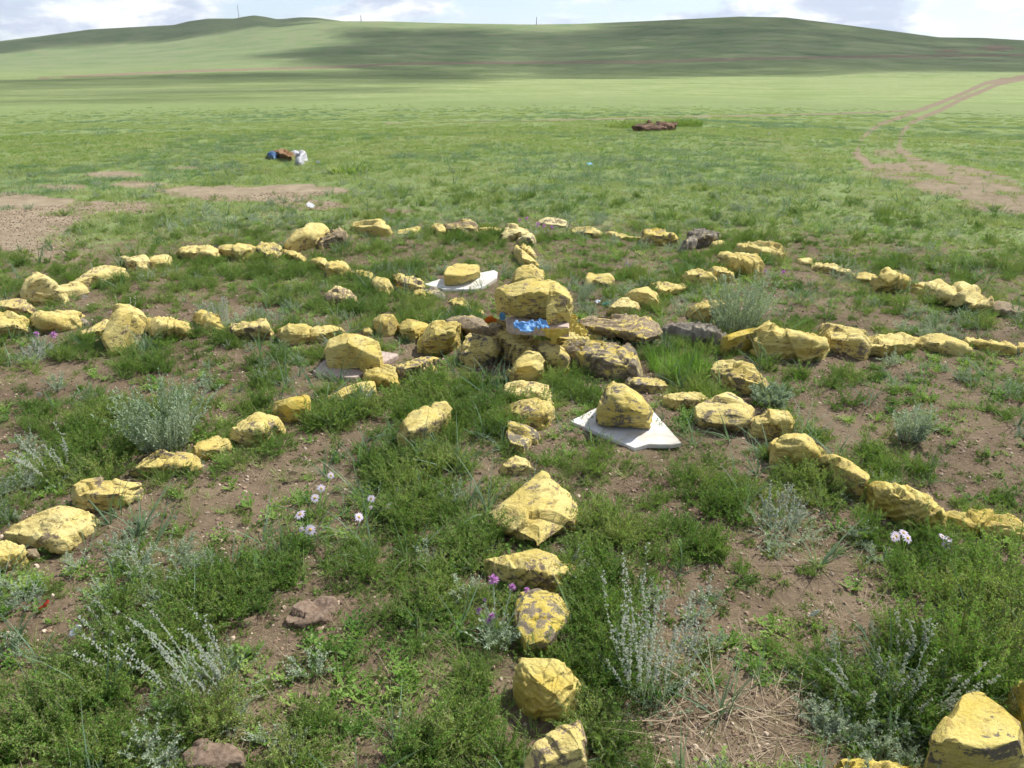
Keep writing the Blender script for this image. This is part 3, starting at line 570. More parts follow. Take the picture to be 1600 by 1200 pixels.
m_white=plainmat('white_marble',(.74,.73,.72),(.52,.48,.42),9,.5,.002)
m_pink=plainmat('pinkish_stone',(.36,.27,.225),(.50,.41,.35),60,.75,.004)
slab('R6',[(1002,165),(1130,100),(1375,122),(1500,262),(1450,270),(1350,268),(1290,285)],.022,.021,'white square slab with one chipped front edge, nearest, under the blocky boulder',m_white)
slab('R2',[(1015,440),(1110,410),(1345,373),(1440,355),(1462,368),(1455,405),(1400,440),(1330,472),(1130,470)],.03,.028,'far white slab with a rounded right end, under the brick-shaped stone',m_white)
slab('R2',[(343,965),(430,882),(460,895),(740,842),(862,862),(850,875),(600,1005),(480,1000)],.035,.03,'pinkish brown cracked slab on the left, under the large faceted boulder',m_pink)
slab('H',[(268,405),(330,395),(780,400),(797,437),(795,488),(640,478),(290,462)],.245,.06,'pinkish slab resting on the central pile under the largest boulder',m_pink)
S('R2',[(1140,365),(1160,325),(1200,320),(1345,328),(1348,365),(1335,410),(1250,445),(1145,455)],'rectangular brick-shaped yellow stone on the far white slab',hf=.5,cov=.88,pale=.3,z0=.03,strata=0,rough=.5,ridge=[(1142,385,1),(1245,392,1),(1345,370,.97)])
# ------------------------------------------------------------------ vegetation
m_grass=leafmat('green_blade',[(.12,.215,.045),(.21,.305,.08),(.34,.37,.15)])
m_blue=leafmat('blue_green_blade',[(.12,.20,.11),(.16,.25,.15),(.22,.31,.20)])
m_turf=leafmat('turf_blade',[(.23,.31,.115),(.29,.36,.15),(.36,.40,.20)])
m_herb=leafmat('herb_leaf',[(.08,.18,.03),(.18,.325,.06),(.32,.43,.115)])
m_bud=leafmat('herb_bud',[(.24,.30,.08),(.30,.34,.11),(.34,.36,.15)],.2)
m_sage=leafmat('sage_leaf',[(.27,.35,.23),(.35,.43,.30),(.44,.51,.38)],.2)
m_sageb=leafmat('sage_bead',[(.46,.49,.39),(.54,.57,.47),(.62,.63,.54)],.15)
m_straw=leafmat('dry_straw',[(.22,.16,.10),(.31,.23,.15),(.42,.34,.24)],.15)
m_weed=leafmat('dark_weed',[(.045,.085,.025),(.07,.12,.035),(.10,.15,.05)])
m_stem=leafmat('herb_stem',[(.11,.15,.05),(.16,.18,.08),(.20,.16,.09)],.1)
m_drygrass=leafmat('fading_blade',[(.17,.20,.07),(.25,.25,.11),(.36,.32,.18)])
m_white_petal=plainmat('white_petal',(.74,.68,.78),(.68,.56,.72),80,.6,0,.3)
m_yellow=plainmat('yellow_disc',(.65,.42,.05),None,80,.8)
m_purple=plainmat('purple_petal',(.55,.22,.55),(.68,.38,.66),80,.6,0,.3)

def proto_herb(seed,n=18,H=(.07,.15),lean=(.1,.95),per=26,l=(.009,.020),w=.0038,tips=4,r0=.02,mats=None,curve=(-.1,.35)):
    rng=np.random.default_rng(seed); mb=MB()
    P=blades(mb,n,r0,H,.0022,lean,curve,4,2,rng)
    # side twigs
    idx=np.repeat(np.arange(n),3); t=rng.uniform(1.2,3.8,len(idx)); i=np.minimum(t.astype(int),3); f=(t-i)[:,None]
    B=P[idx,i]*(1-f)+P[idx,i+1]*f; T=unit(P[idx,i+1]-P[idx,i]); d=unit(T+rng.normal(0,.55,B.shape)+np.array([0,0,.3]))
    L=rng.uniform(.02,.05,len(idx))[:,None,None]*(H[1]/.15); Q=B[:,None,:]+d[:,None,:]*L*np.linspace(0,1,4)[None,:,None]
    mb.strip(Q,unit(np.cross(d,[0,0,1.0]))[:,None,:]*np.full((1,4,1),.0007),2)
    leaflets(mb,P,per,l,w,0,rng,.6,.12,tips,1,.0021)
    leaflets(mb,Q,max(per//4,4),(l[0]*.8,l[1]*.7),w*.9,0,rng,.7,.0,3,1,.0020)
    return mb.build('herb',mats or [m_herb,m_bud,m_stem])
def proto_mat(seed):
    return proto_herb(seed,22,(.02,.06),(.4,1.5),15,(.007,.014),.0042,2,.03)
def proto_tuft(seed,n,H,w,lean,curve,mat,r0=.015,seg=3):
    rng=np.random.default_rng(seed); mb=MB(); blades(mb,n,r0,H,w,lean,curve,seg,0,rng,out=.6); return mb.build('tuft',[mat])
def proto_sage(seed,mats=None):
    return proto_herb(seed,16,(.04,.10),(.2,1.2),30,(.008,.016),.0036,1,.02,mats=[m_sage,m_sageb,m_sage])
def proto_turf(seed,rad,n,H,w,mats,herb=0):
    """a wide patch of short grass for the middle distance"""
    rng=np.random.default_rng(seed); mb=MB()
    blades(mb,n,rad,H,w,(.1,.9),(0,.5),2,0,rng,out=.1)
    k=n//5; blades(mb,k,rad,(H[0]*.6,H[1]*.8),w,(.3,1.2),(0,.6),2,1,rng,out=.1)
    return mb.build('turf',mats)
def protos(name,lst):
    c=bpy.data.collections.new(name)
    for i,me in enumerate(lst):
        o=bpy.data.objects.new('%s_source_%02d'%(name,i),me); c.objects.link(o)
    return c
C_HERB=protos('herbs',[proto_herb(s,15+2*s,(.05+.008*s,.11+.012*s)) for s in range(6)]+[proto_mat(20+s) for s in range(4)])
C_GRASS=protos('grasses',[proto_tuft(40+s,16+4*s,(.03,.07+.012*s),.0026,(.1,1.0),(0,.7),m_grass) for s in range(4)]
  +[proto_tuft(50+s,14,(.03,.09),.0022,(.3,1.2),(.1,.9),m_drygrass) for s in range(2)])
C_SEDGE=protos('sedges',[proto_tuft(60+s,7+2*s,(.09,.24),.0056,(.15,.9),(0,.6),m_blue,.012,4) for s in range(4)])
def proto_rosette(seed):
    rng=np.random.default_rng(seed); mb=MB(); n=16; P=blades(mb,n,.004,(.02,.055),.0016,(.7,1.35),(-.2,.1),3,0,rng)
    for i in range(n):
        for k in range(1,4):
            for sgn in (-1,1,0):
                B=P[i,k]; T=unit(P[i,k]-P[i,k-1]); s=unit(np.cross(T,[0,0,1.])); d=unit(T+s*sgn*1.1+np.array([0,0,.15])); l=.0085*rng.uniform(.7,1.3); w=unit(np.cross(d,[0,0,1.]))*l*.32
                mb.add([B,B+d*l*.55-w,B+d*l,B+d*l*.55+w],[(0,1,2,3)])
    return mb.build('rosette',[m_herb])
C_ROS=protos('rosettes',[proto_rosette(110+s) for s in range(4)])
C_SAGE=protos('sages',[proto_sage(70+s) for s in range(3)])
C_STRAW=protos('straws',[proto_tuft(80+s,9,(.03,.10),.0016,(1.1,1.5),(0,.25),m_straw,.03,3) for s in range(3)])
C_TURF=protos('turfs',[proto_turf(90+s,.16,110,(.03,.075),.006,[m_turf,m_drygrass]) for s in range(3)]+[proto_turf(95+s,.16,90,(.03,.08),.006,[m_blue,m_drygrass]) for s in range(1)])
def pebble(seed):
    import bmesh
    bm=bmesh.new(); bmesh.ops.create_icosphere(bm,subdivisions=1,radius=.5); rng=np.random.default_rng(seed)
    for v in bm.verts: v.co=Vector((v.co.x*rng.uniform(.7,1.2),v.co.y*rng.uniform(.6,1.),v.co.z*rng.uniform(.4,.7)))
    me=bpy.data.meshes.new('pebble'); bm.to_mesh(me); bm.free(); me.materials.append(m_peb); return me
m_peb,nt,out=newmat('pebble'); oi=N(nt,'ShaderNodeObjectInfo'); r_=N(nt,'ShaderNodeValToRGB'); e=r_.color_ramp.elements
e[0].color=(.13,.085,.06,1); e[1].color=(.55,.44,.33,1); x=e.new(.55); x.color=(.27,.18,.12,1); x=e.new(.8); x.color=(.34,.26,.19,1)
b=N(nt,'ShaderNodeBsdfPrincipled'); b.inputs['Roughness'].default_value=.85; nt.links.new(oi.outputs['Random'],r_.inputs[0]); nt.links.new(r_.outputs[0],b.inputs['Base Color']); nt.links.new(b.outputs[0],out.inputs[0])
C_PEB=protos('pebbles',[pebble(s) for s in range(5)])

def gn_scatter(name,coll,pos,rot,scl,idx,label):
    me=bpy.data.meshes.new(name); n=len(pos); me.vertices.add(n); me.vertices.foreach_set('co',np.asarray(pos,np.float32).ravel())
    a=me.attributes.new('rot','FLOAT_VECTOR','POINT'); a.data.foreach_set('vector',np.asarray(rot,np.float32).ravel())
    a=me.attributes.new('scl','FLOAT','POINT'); a.data.foreach_set('value',np.asarray(scl,np.float32))
    a=me.attributes.new('pick','INT','POINT'); a.data.foreach_set('value',np.asarray(idx,np.int32))
    o=link(name,me); g=bpy.data.node_groups.new(name,'GeometryNodeTree')
    g.interface.new_socket('Geometry',in_out='INPUT',socket_type='NodeSocketGeometry'); g.interface.new_socket('Geometry',in_out='OUTPUT',socket_type='NodeSocketGeometry')
    gi=g.nodes.new('NodeGroupInput'); go=g.nodes.new('NodeGroupOutput'); ip=g.nodes.new('GeometryNodeInstanceOnPoints'); ci=g.nodes.new('GeometryNodeCollectionInfo')
    ci.inputs['Collection'].default_value=coll; ci.inputs['Separate Children'].default_value=True; ci.inputs['Reset Children'].default_value=True
    def na(nm,t):
        x=g.nodes.new('GeometryNodeInputNamedAttribute'); x.data_type=t; x.inputs['Name'].default_value=nm; return x.outputs['Attribute']
    er=g.nodes.new('FunctionNodeEulerToRotation'); g.links.new(na('rot','FLOAT_VECTOR'),er.inputs[0])
    ip.inputs['Pick Instance'].default_value=True
    g.links.new(gi.outputs[0],ip.inputs['Points']); g.links.new(ci.outputs[0],ip.inputs['Instance']); g.links.new(na('pick','INT'),ip.inputs['Instance Index'])
    g.links.new(er.outputs[0],ip.inputs['Rotation']); g.links.new(na('scl','FLOAT'),ip.inputs['Scale']); g.links.new(ip.outputs[0],go.inputs[0])
    m=o.modifiers.new('scatter','NODES'); m.node_group=g
    tag(o,kind='stuff'); o['label']=label
    return o
# where greens are thick (+) and where the soil shows (-): photo ellipses that stand for ground patches
PATCH=[(330,820,190,62,-1),(100,940,130,60,-.9),(490,945,110,50,-.75),(440,1085,85,85,-.9),(570,985,50,60,-.6),(420,740,110,30,-.7),
 (1010,740,110,30,-.7),(1290,985,130,50,-.75),(1110,1000,80,70,-.95),(1440,640,170,50,-.8),(1520,700,110,45,-.8),(1330,655,110,28,-.7),(250,600,190,22,-.55),(90,590,110,22,-.6),
 (750,588,60,16,-.95),(790,468,50,12,-.8),(930,585,80,25,-.7),(960,405,120,26,-.4),(1270,445,80,50,-.55),(700,395,90,14,-.4),(740,905,40,30,-.5),(1020,850,60,90,-.3),(640,560,50,12,-.5),
 (520,380,50,12,-.5),(250,395,60,12,-.3),(1080,690,60,20,-.7),(60,860,70,20,-.5),(20,1000,70,50,-.5),(230,1130,60,30,-.5),(1180,740,80,30,-.3),(1400,870,90,30,-.25),(1030,460,40,10,-.4),(930,455,60,12,-.5),
 (1150,1140,150,85,-1.8),(550,592,75,24,-1.0),(985,690,100,26,-.8),(1560,800,70,20,-.3),(118,990,45,30,-1.2),(75,945,30,20,-.8),(480,965,80,45,-1.0),(330,1190,70,25,-.9),(1272,962,30,20,-.8),(1327,1008,40,20,-.9),(690,960,50,60,-.5),(600,1050,40,30,-.5),
 (700,640,110,60,.8),(880,610,60,50,.9),(1075,560,70,28,1.1),(860,560,40,30,.7),(640,720,130,70,.6),(650,860,150,60,.55),(620,1000,120,60,.5),(700,1110,190,90,.75),(880,730,60,60,.8),(930,830,60,60,.6),(940,960,60,60,.7),(960,1050,60,60,.5),
 (1500,960,120,190,1.0),(1370,1100,180,90,.6),(1120,830,130,70,.5),(1250,780,110,50,.6),(1430,820,120,50,.5),(1150,700,80,40,.5),
 (90,660,110,50,.6),(60,1150,120,60,.7),(310,950,140,60,.8),(280,1050,150,60,.3),(500,1150,150,50,.7),(560,1090,60,60,.4),
 (560,470,80,30,.8),(470,420,80,20,.7),(330,430,120,22,.7),(170,440,60,16,.6),(620,500,50,20,.7),(690,480,100,16,.8),(720,375,120,14,.7),(560,390,60,12,.5),(830,375,40,20,.5),(1070,430,60,22,.8),(1160,390,40,22,.7),(1290,420,110,14,.8),(1430,470,90,26,.9),(1540,510,80,14,.8),
 (470,560,90,16,.5),(330,530,70,22,.6),(200,540,110,18,.4),(450,600,150,22,.4),(490,640,90,30,.6),(370,700,90,22,.6),(560,640,70,30,.6),(1210,580,40,14,-.2),(1340,700,60,20,-.3)]
def lush(px_,py_,x,y):
    v=.59+(fbm2(x,y,.42,3,31)-.5)*2.0+(fbm2(x,y,.13,3,37)-.5)*2.2
    for cx,cy,rx,ry,s in PATCH:
        q=((px_-cx)/rx)**2+((py_-cy)/ry)**2
        v=v+s*.85*np.exp(-q*1.2)*(q<6)
    return v
def in_stone(x,y,grow=.0):
    import mathutils.geometry as mg
    m=np.zeros(len(x),bool)
    for A in FOOT:
        h=A[mg.convex_hull_2d([tuple(p) for p in A])]
        # sign of every edge
        c=h.mean(0); h=c+(h-c)*(.93+grow)
        ins=np.ones(len(x),bool); sgn=None
        near=(np.abs(x-c[0])<1)&(np.abs(y-c[1])<1)
        if not near.any(): continue
        s=[]
        for a in range(len(h)):
            p0,p1=h[a],h[(a+1)%len(h)]
            s.append((p1[0]-p0[0])*(y-p0[1])-(p1[1]-p0[1])*(x-p0[0]))
        s=np.array(s); m|=near&((s>0).all(0)|(s<0).all(0))
    return m
def sample(n,r0,r1,p,half=54):
    n=int(n*half/(40 if r1<80 else 37))
    """n random ground points between r0 and r1 metres, density falling as r**-p"""
    u=RNG.uniform(0,1,n); e=2-p
    r=(r0**e+u*(r1**e-r0**e))**(1/e) if abs(e)>1e-6 else r0*(r1/r0)**u
    a=RNG.uniform(-R(half),R(half),n); x=r*np.sin(a); y=r*np.cos(a); z=gz(x,y); px_,py_=proj(x,y,z); return x,y,z,px_,py_,r
def place(name,coll,npro,x,y,z,scl,tilt,label,pick=None):
    n=len(x); rot=np.stack([RNG.normal(0,tilt,n),RNG.normal(0,tilt,n),RNG.uniform(0,6.283,n)],-1)
    pk=RNG.integers(0,npro,n) if pick is None else pick
    print('SCATTER',name,n)
    return gn_scatter(name,coll,np.stack([x,y,z-.003],-1),rot,scl,pk,label)
def scatter_all():
    DENS=1.0
    # herbs near
    x,y,z,a,b_,r=sample(int(48000*DENS),.85,17,.9)
    L=lush(a,b_,x,y); D=np.where(r>2.5,dirt_at(a,b_,x,y),0); st=in_stone(x,y); tall=sstep(.45,1.3,L)
    keep=(RNG.uniform(0,1,len(x))<np.clip((L-.2)*.78,0.15,.8)*(1-D)*sstep(12,8,r))&~st
    pk=np.where(RNG.uniform(0,1,len(x))<.10+.6*tall,RNG.integers(0,6,len(x)),RNG.integers(6,10,len(x)))
    s=(.45+.36*tall)*RNG.uniform(.55,1.3,len(x))*(1-.2*sstep(3.5,5,r)+.35*sstep(9,15,r))
    s=np.where(in_stone(x,y,.4),s*.6,s); k=keep&~heap(a,b_); place('ground_herbs',C_HERB,10,x[k],y[k],z[k],s[k],.15,'low feathery green herbs growing between the stones',pk[k])
    # grass tufts
    x,y,z,a,b_,r=sample(int(56000*DENS),.85,26,.95)
    L=lush(a,b_,x,y); D=np.where(r>2.5,dirt_at(a,b_,x,y),0); st=in_stone(x,y)
    w=fbm2(x,y,.8,3,77)
    keep=(RNG.uniform(0,1,len(x))<np.clip(.16+(L-.1)*.24+sstep(4.2,8,r)*.75,.15,.95)*(1-D))&~st
    pk=np.where(RNG.uniform(0,1,len(x))<mrr(w,.45,.62)*.55+.10,RNG.integers(4,6,len(x)),RNG.integers(0,4,len(x)))
    s=RNG.uniform(.5,1.15,len(x))*(1+.3*sstep(9,20,r)); s=np.where(in_stone(x,y,.4),s*.65,s); k=keep&~(heap(a,b_)&(RNG.uniform(0,1,len(x))<.7))
    place('grass',C_GRASS,6,x[k],y[k],z[k],s[k],.15,'short green grass tufts between the stones and beyond',pk[k])
    # turf of the middle distance
    x,y,z,a,b_,r=sample(int(36000*DENS),7,90,1.15,50)
    D=dirt_at(a,b_,x,y); w=fbm2(x,y,2.2,4,55)
    keep=(RNG.uniform(0,1,len(x))<np.clip(.5+(w-.5)*1.2,.2,.9)*sstep(7,12,r)*sstep(95,25,r)*(1-D))
    s=RNG.uniform(.6,1.2,len(x))*(1+.5*sstep(20,60,r))*(.85+.3*w); k=keep
    pk=np.where(fbm2(x,y,3.1,3,66)>.57,3,RNG.integers(0,3,len(x)))
    place('turf_grass',C_TURF,4,x[k],y[k],z[k],s[k],.05,'continuous green turf beyond the stone wheel',pk[k])
    x,y,z,a,b_,r=sample(int(8500*DENS),.85,9,.8)
    st=in_stone(x,y); w=fbm2(x,y,.35,3,71); k=(RNG.uniform(0,1,len(x))<np.clip((w-.38)*3,.08,.8)*(1-dirt_at(a,b_,x,y)*(r>2.5)))&~st&~heap(a,b_)
    place('small_leafy_weeds',C_ROS,4,x[k],y[k],z[k],RNG.uniform(.5,1.25,k.sum()),.15,'small broad-leaved weeds on the bare soil')
    # blue-green broad blades
    x,y,z,a,b_,r=sample(int(3200*DENS),.85,14,.7)
    w=fbm2(x,y,.5,3,88); st=in_stone(x,y); keep=(RNG.uniform(0,1,len(x))<np.clip((w-.42)*4,.03,.9)*(1-dirt_at(a,b_,x,y)*(r>2.5)))&~st; k=keep
    place('broad_bladed_grass',C_SEDGE,4,x[k],y[k],z[k],RNG.uniform(.5,1.15,k.sum()),.25,'blue-green broad grass blades scattered among the herbs')
    # grey sage cushions
    x,y,z,a,b_,r=sample(int(5200*DENS),.85,15,.8)
    w=fbm2(x,y,.7,3,99); st=in_stone(x,y); keep=(RNG.uniform(0,1,len(x))<np.clip((w-.52)*4,.015,.7)*(1-dirt_at(a,b_,x,y)*(r>2.5)))&~st&~heap(a,b_); k=keep
    place('silvery_ground_cover',C_SAGE,3,x[k],y[k],z[k],RNG.uniform(.5,1.1,k.sum()),.2,'silvery grey-green wormwood cushions among the grass')
    # straw
    x,y,z,a,b_,r=sample(int(15000*DENS),.85,12,.8)
    w=fbm2(x,y,.6,3,12); keep=(RNG.uniform(0,1,len(x))<np.clip((w-.28)*2.2,.1,.95))&~in_stone(x,y); k=keep
    place('dry_litter',C_STRAW,3,x[k],y[k],z[k],RNG.uniform(.4,1.3,k.sum()),.1,'dry straw lying on the soil')
    # pebbles
    x,y,z,a,b_,r=sample(int(170000*DENS),.85,11,.9)
    w=fbm2(x,y,.45,3,45); D=np.where(r>2.5,dirt_at(a,b_,x,y),0); keep=(RNG.uniform(0,1,len(x))<np.clip((w-.25)*1.3+D,.15,.9)); k=keep
    s=.006+.020*RNG.uniform(0,1,k.sum())**3.2+.004*sstep(5,12,r[k])
    place('gravel',C_PEB,5,x[k],y[k],z[k]+.003,s,.6,'fine tan gravel on the bare soil')
def heap(a,b): return ((a-1150)/125)**2+((b-1140)/70)**2<1
def mrr(x,a,b): return sstep(a,b,x)
# ------------------------------------------------------------------ single plants
GP='tall silvery wormwood plants'
def at(x,y,z=None):
    p=unp(x,y,0.); zz=float(gz(p[0],p[1])[0]); return Vector((float(p[0]),float(p[1]),zz))
def emp(name,loc): 
    o=bpy.data.objects.new(name,None); COL.objects.link(o); o.location=loc; o.empty_display_size=.05; return o
def sage_needle(bx,by,hp,wp,label,seed,n=46,mats=(None,None),wind=(0,0)):
    """bush of upright stems clothed in needle leaves"""
    loc=at(bx,by); sl=math.hypot(loc.y,CAMH); H=hp*sl/F/.9; W=wp*sl/F/2
    rng=np.random.default_rng(seed); o=emp('wormwood_bush',loc); tag(o,label,'plant',GP)
    lean=(.03,min(1.0,math.atan2(W,H)*1.1)); mb=MB(); P=blades(mb,int(n*1.7),W*.45,(H*.6,H*1.1),.0035,lean,(-.1,.15),6,0,rng,wind=wind)
    link('stems',mb.build('stems',[m_stem]),o)
    mb=MB(); leaflets(mb,P,70,(.016,.030),.0052,0,rng,.75,.08)
    link('foliage',mb.build('foliage',[m_sage]),o); return o
def sage_stalk(bx,by,hp,wp,label,seed,n=24,wind=(0,0),mound=True,name='wormwood_plant'):
    """grey mound with upright stalks strung with pale beads"""
    loc=at(bx,by); sl=math.hypot(loc.y,CAMH); H=hp*sl/F/.85; W=wp*sl/F/2
    rng=np.random.default_rng(seed); o=emp(name,loc); tag(o,label,'plant',GP)
    mb=MB(); P=blades(mb,n,W*.5,(H*.45,H*1.05),.0028,(.05,min(.9,math.atan2(W,H)*.9)),(-.15,.1),8,0,rng,wind=wind)
    leaflets(mb,P,10,(.006,.010),.003,0,rng,.6,.3)
    idx=np.repeat(np.arange(n),34); t=rng.uniform(.38,1,len(idx))*8; i=np.minimum(t.astype(int),7); f=(t-i)[:,None]
    C=P[idx,i]*(1-f)+P[idx,i+1]*f+rng.normal(0,.0028,(len(idx),3)); mb.beads(C,.0031*rng.uniform(.6,1.3,len(idx)),1)
    link('seed_stalks',mb.build('seed_stalks',[m_sage,m_sageb]),o)
    if mound:
        mb=MB(); P=blades(mb,90,W*.8,(.04,.10),.002,(.2,1.2),(0,.3),3,0,rng,out=.3); leaflets(mb,P,34,(.006,.013),.0024,0,rng,.6,.1)
        link('foliage',mb.build('foliage',[m_sage]),o)
    return o
def plants_all():
    sage_needle(262,704,104,150,'feathery silvery bush right behind the broad flat stone of the left front spoke',1,60)
    sage_needle(1150,520,82,120,'tall silvery bush on the right, partly in front of a yellow stone',2,70)
    sage_stalk(1012,1072,165,190,'wormwood with many upright beaded stalks right of the bright ridged stone',3,44)
    sage_stalk(322,1085,120,180,'leaning beaded stalks over a green clump at the lower left',4,22,(-.45,.1))
    sage_stalk(190,1030,70,150,'sparse beaded stalks left of the leaning ones at the lower left',5,9,(-.5,.15),False)
    sage_stalk(1345,1085,95,190,'wide greyish cushion left of the nearest large boulder',6,16,(-.1,0))
    sage_stalk(1412,1030,85,80,'thin grey branching stalks above the wide greyish cushion',7,7,(-.2,.05),False)
    sage_stalk(1225,830,70,110,'beaded grey-green plant below the right front spoke',8,20)
    sage_stalk(1440,1130,110,110,'grey stalks touching the left side of the nearest large boulder',9,12,(.2,.0),False)
    sage_stalk(80,745,75,110,'loose grey stalks at the left edge above the left front spoke',10,12,(-.3,0))
    sage_stalk(200,520,52,40,'thin grey stalks in front of the tallest stone of the left spoke',11,9,(0,0),False)
    sage_stalk(345,510,38,50,'pale grey tuft behind the long grey-patched block of the left spoke',12,16,(0,0))
    sage_needle(1420,690,52,70,'small blue-grey bush on gravel right of the rounded bright boulder',13,26)
    sage_needle(1205,628,26,90,'low feathery bluish plant left of the arched yellow stone',14,40)
    sage_stalk(60,560,30,70,'grey plant with lilac heads in front of the left spoke end',15,20)
    # tall yellow-green bush at the right edge
    o=emp('leafy_bush',at(1520,1040)); tag(o,'tall yellow-green bush at the right edge above the nearest large boulder','bush')
    rng=np.random.default_rng(31); mb=MB(); P=blades(mb,60,.14,(.16,.34),.003,(.05,.75),(-.1,.2),6,0,rng); link('stems',mb.build('stems',[m_stem]),o)
    mb=MB(); leaflets(mb,P,70,(.010,.022),.0036,0,rng,.7,.1,16,1,.0024); link('foliage',mb.build('foliage',[m_herb,m_bud]),o)
    o=emp('leafy_bush',at(1590,930)); tag(o,'dense green bush cut by the right edge, behind the tall yellow-green bush','bush')
    mb=MB(); P=blades(mb,50,.14,(.14,.28),.003,(.05,.75),(-.1,.2),6,0,rng); link('stems',mb.build('stems',[m_stem]),o)
    mb=MB(); leaflets(mb,P,60,(.010,.022),.0036,0,rng,.7,.1,10,1,.0024); link('foliage',mb.build('foliage',[m_herb,m_bud]),o)
    o=emp('leafy_bush',at(1062,575)); tag(o,'bright green grassy clump below the dark charcoal stone','plant')
    mb=MB(); P=blades(mb,420,.17,(.07,.17),.004,(.05,.7),(0,.3),4,0,rng,out=.3); link('foliage',mb.build('foliage',[m_herb]),o)
    # dry twig heap
    o=emp('dry_twigs',at(1150,1150)); tag(o,'heap of thin pale dry twigs fanning over the soil at the bottom','dry plant')
    mb=MB(); rng=np.random.default_rng(40)
    P=blades(mb,110,.20,(.08,.22),.0024,(1.0,1.52),(-.1,.25),6,0,rng,out=-2); 
    blades(mb,30,.16,(.06,.17),.0024,(.1,.6),(-.1,.3),5,0,rng,out=-1,base=np.array([0,.02,.01]))
    blades(mb,26,.12,(.12,.24),.003,(1.2,1.5),(-.1,.1),6,0,rng,base=np.array([-.08,.03,.02]),out=-1)
    link('twigs',mb.build('twigs',[m_straw]),o)
    # daisies
    def daisy(bx,by,heads,label,small=1.0):
        loc=at(bx,by); o=emp('daisy_plant',loc); tag(o,label,'flower','white daisies among the herbs'); rng=np.random.default_rng(int(bx))
        mb=MB(); sl=math.hypot(loc.y,CAMH)
        for hx,hy,rad in heads:
            h=.06+rng.uniform(0,.04); p=unp(hx,hy,h+loc.z); d=Vector(p)-loc; k=6; t=np.linspace(0,1,k)[:,None]
            P=np.array([[0,0,0]])*(1-t)+np.array([[d.x,d.y,d.z]])*t; P[:,2]=d.z*np.sqrt(t[:,0]); mb.strip(P[None],np.array([[[.0012,0,0]]])*np.ones((1,k,1)),0)
            R_=rad*1.05*sl/F; f=MB(); tilt=Matrix.Rotation(rng.uniform(.2,.9),3,'X')@Matrix.Rotation(rng.uniform(-.5,.5),3,'Y')
            for a in np.linspace(0,2*np.pi,15)[:-1]+rng.normal(0,.06,14):
                u=Vector((math.cos(a),math.sin(a),0)); s=Vector((-math.sin(a),math.cos(a),0)); w=R_*.16; l=R_*rng.uniform(.85,1.1)
                pts=[u*R_*.12-s*w*.3,u*l*.6-s*w+Vector((0,0,R_*.12)),u*l+Vector((0,0,-R_*.1)),u*l*.6+s*w+Vector((0,0,R_*.12))]
                f.add([tuple(tilt@q) for q in pts],[(0,1,2,3)])
            fo=link('flower',f.build('petals',[m_white_petal]),o,d)
            import bmesh
            bm=bmesh.new(); bmesh.ops.create_uvsphere(bm,u_segments=10,v_segments=6,radius=R_*.24); bmesh.ops.scale(bm,verts=bm.verts,vec=(1,1,.5)); bm.transform(tilt.to_4x4()); bmesh.ops.translate(bm,verts=bm.verts,vec=tilt@Vector((0,0,R_*.08)))
            me=bpy.data.meshes.new('flower_centre'); bm.to_mesh(me); bm.free(); me.materials.append(m_yellow); link('flower_centre',me,fo)
        P=blades(mb,10,.03,(.04,.09),.003,(.2,.9),(0,.4),3,0,rng); leaflets(mb,P,14,(.01,.02),.004,0,rng)
        link('stems',mb.build('stems',[m_herb]),o)
    daisy(470,855,[(469,804,10),(485,828,10),(471,827,5)],'pair of large white daisies above a clump of long blades, left front')
    daisy(500,815,[(492,778,7.5),(502,763,7),(517,743,6.5)],'three smaller white daisies behind the pair of large ones')
    daisy(565,845,[(561,808,8),(580,779,7),(603,792,8.5),(579,793,4)],'white and pinkish daisies spread to the right of the soil patch')
    daisy(1410,868,[(1400,838,9),(1412,833,8),(1418,841,9),(1396,841,6)],'tight bunch of white daisies below the long smooth stone at the right')
    daisy(1475,875,[(1472,838,6),(1482,842,7),(1478,852,7)],'loose white daisies right of the tight bunch')
    daisy(1310,745,[(1307,724,6),(1325,728,6)],'little white daisies against the curved stone of the right front spoke')
    # purple flowers
    def thistle(bx,by,heads,label,leaf=True,n=14):
        loc=at(bx,by); o=emp('thistle_plant',loc); tag(o,label,'flower','purple flowers'); rng=np.random.default_rng(int(bx)+1); sl=math.hypot(loc.y,CAMH); mb=MB()
        for hx,hy,rad in heads:
            h=max(.04,(by-hy)*sl/F*.8); p=unp(hx,hy,h+loc.z); d=Vector(p)-loc; k=6; t=np.linspace(0,1,k)[:,None]
            P=np.array([[d.x,d.y,d.z]])*t; mb.strip(P[None],np.array([[[.0014,0,0]]])*np.ones((1,k,1)),0); leaflets(mb,P[None],18,(.012,.03),.003,0,rng,.8,.1)
            f=MB(); r_=rad*sl/F; q=unit(rng.normal(0,1,(60,3))+np.array([0,0,.8])); B=np.zeros((60,3)); s=unit(np.cross(q,[.3,.2,1.]))*r_*.10
            f.add(np.stack([B-s*.4,q*r_*.6-s,q*r_,q*r_*.6+s],1).reshape(-1,3),np.arange(240).reshape(-1,4)); link('flower',f.build('petals',[m_purple]),o,d)
        P=blades(mb,n,.03,(.05,.13),.0025,(.1,.7),(0,.3),4,0,rng); leaflets(mb,P,22,(.012,.025),.003,0,rng)
        link('foliage',mb.build('foliage',[m_sage]),o)
    thistle(775,1010,[(771,906,10),(748,955,6),(769,963,6),(757,938,4),(800,918,7),(823,923,6),(764,970,5)],'grey stemmed plant with purple flower heads beside the mottled olive stone',True,30)
    thistle(836,368,[(812,345,4),(823,342,4),(840,352,5),(850,354,4),(862,356,4)],'pink flower tuft in front of the white-grey stone of the rear arc')
    thistle(985,420,[(978,412,4),(984,415,4)],'faint pink flowers in grass behind the lone brick shaped stone')
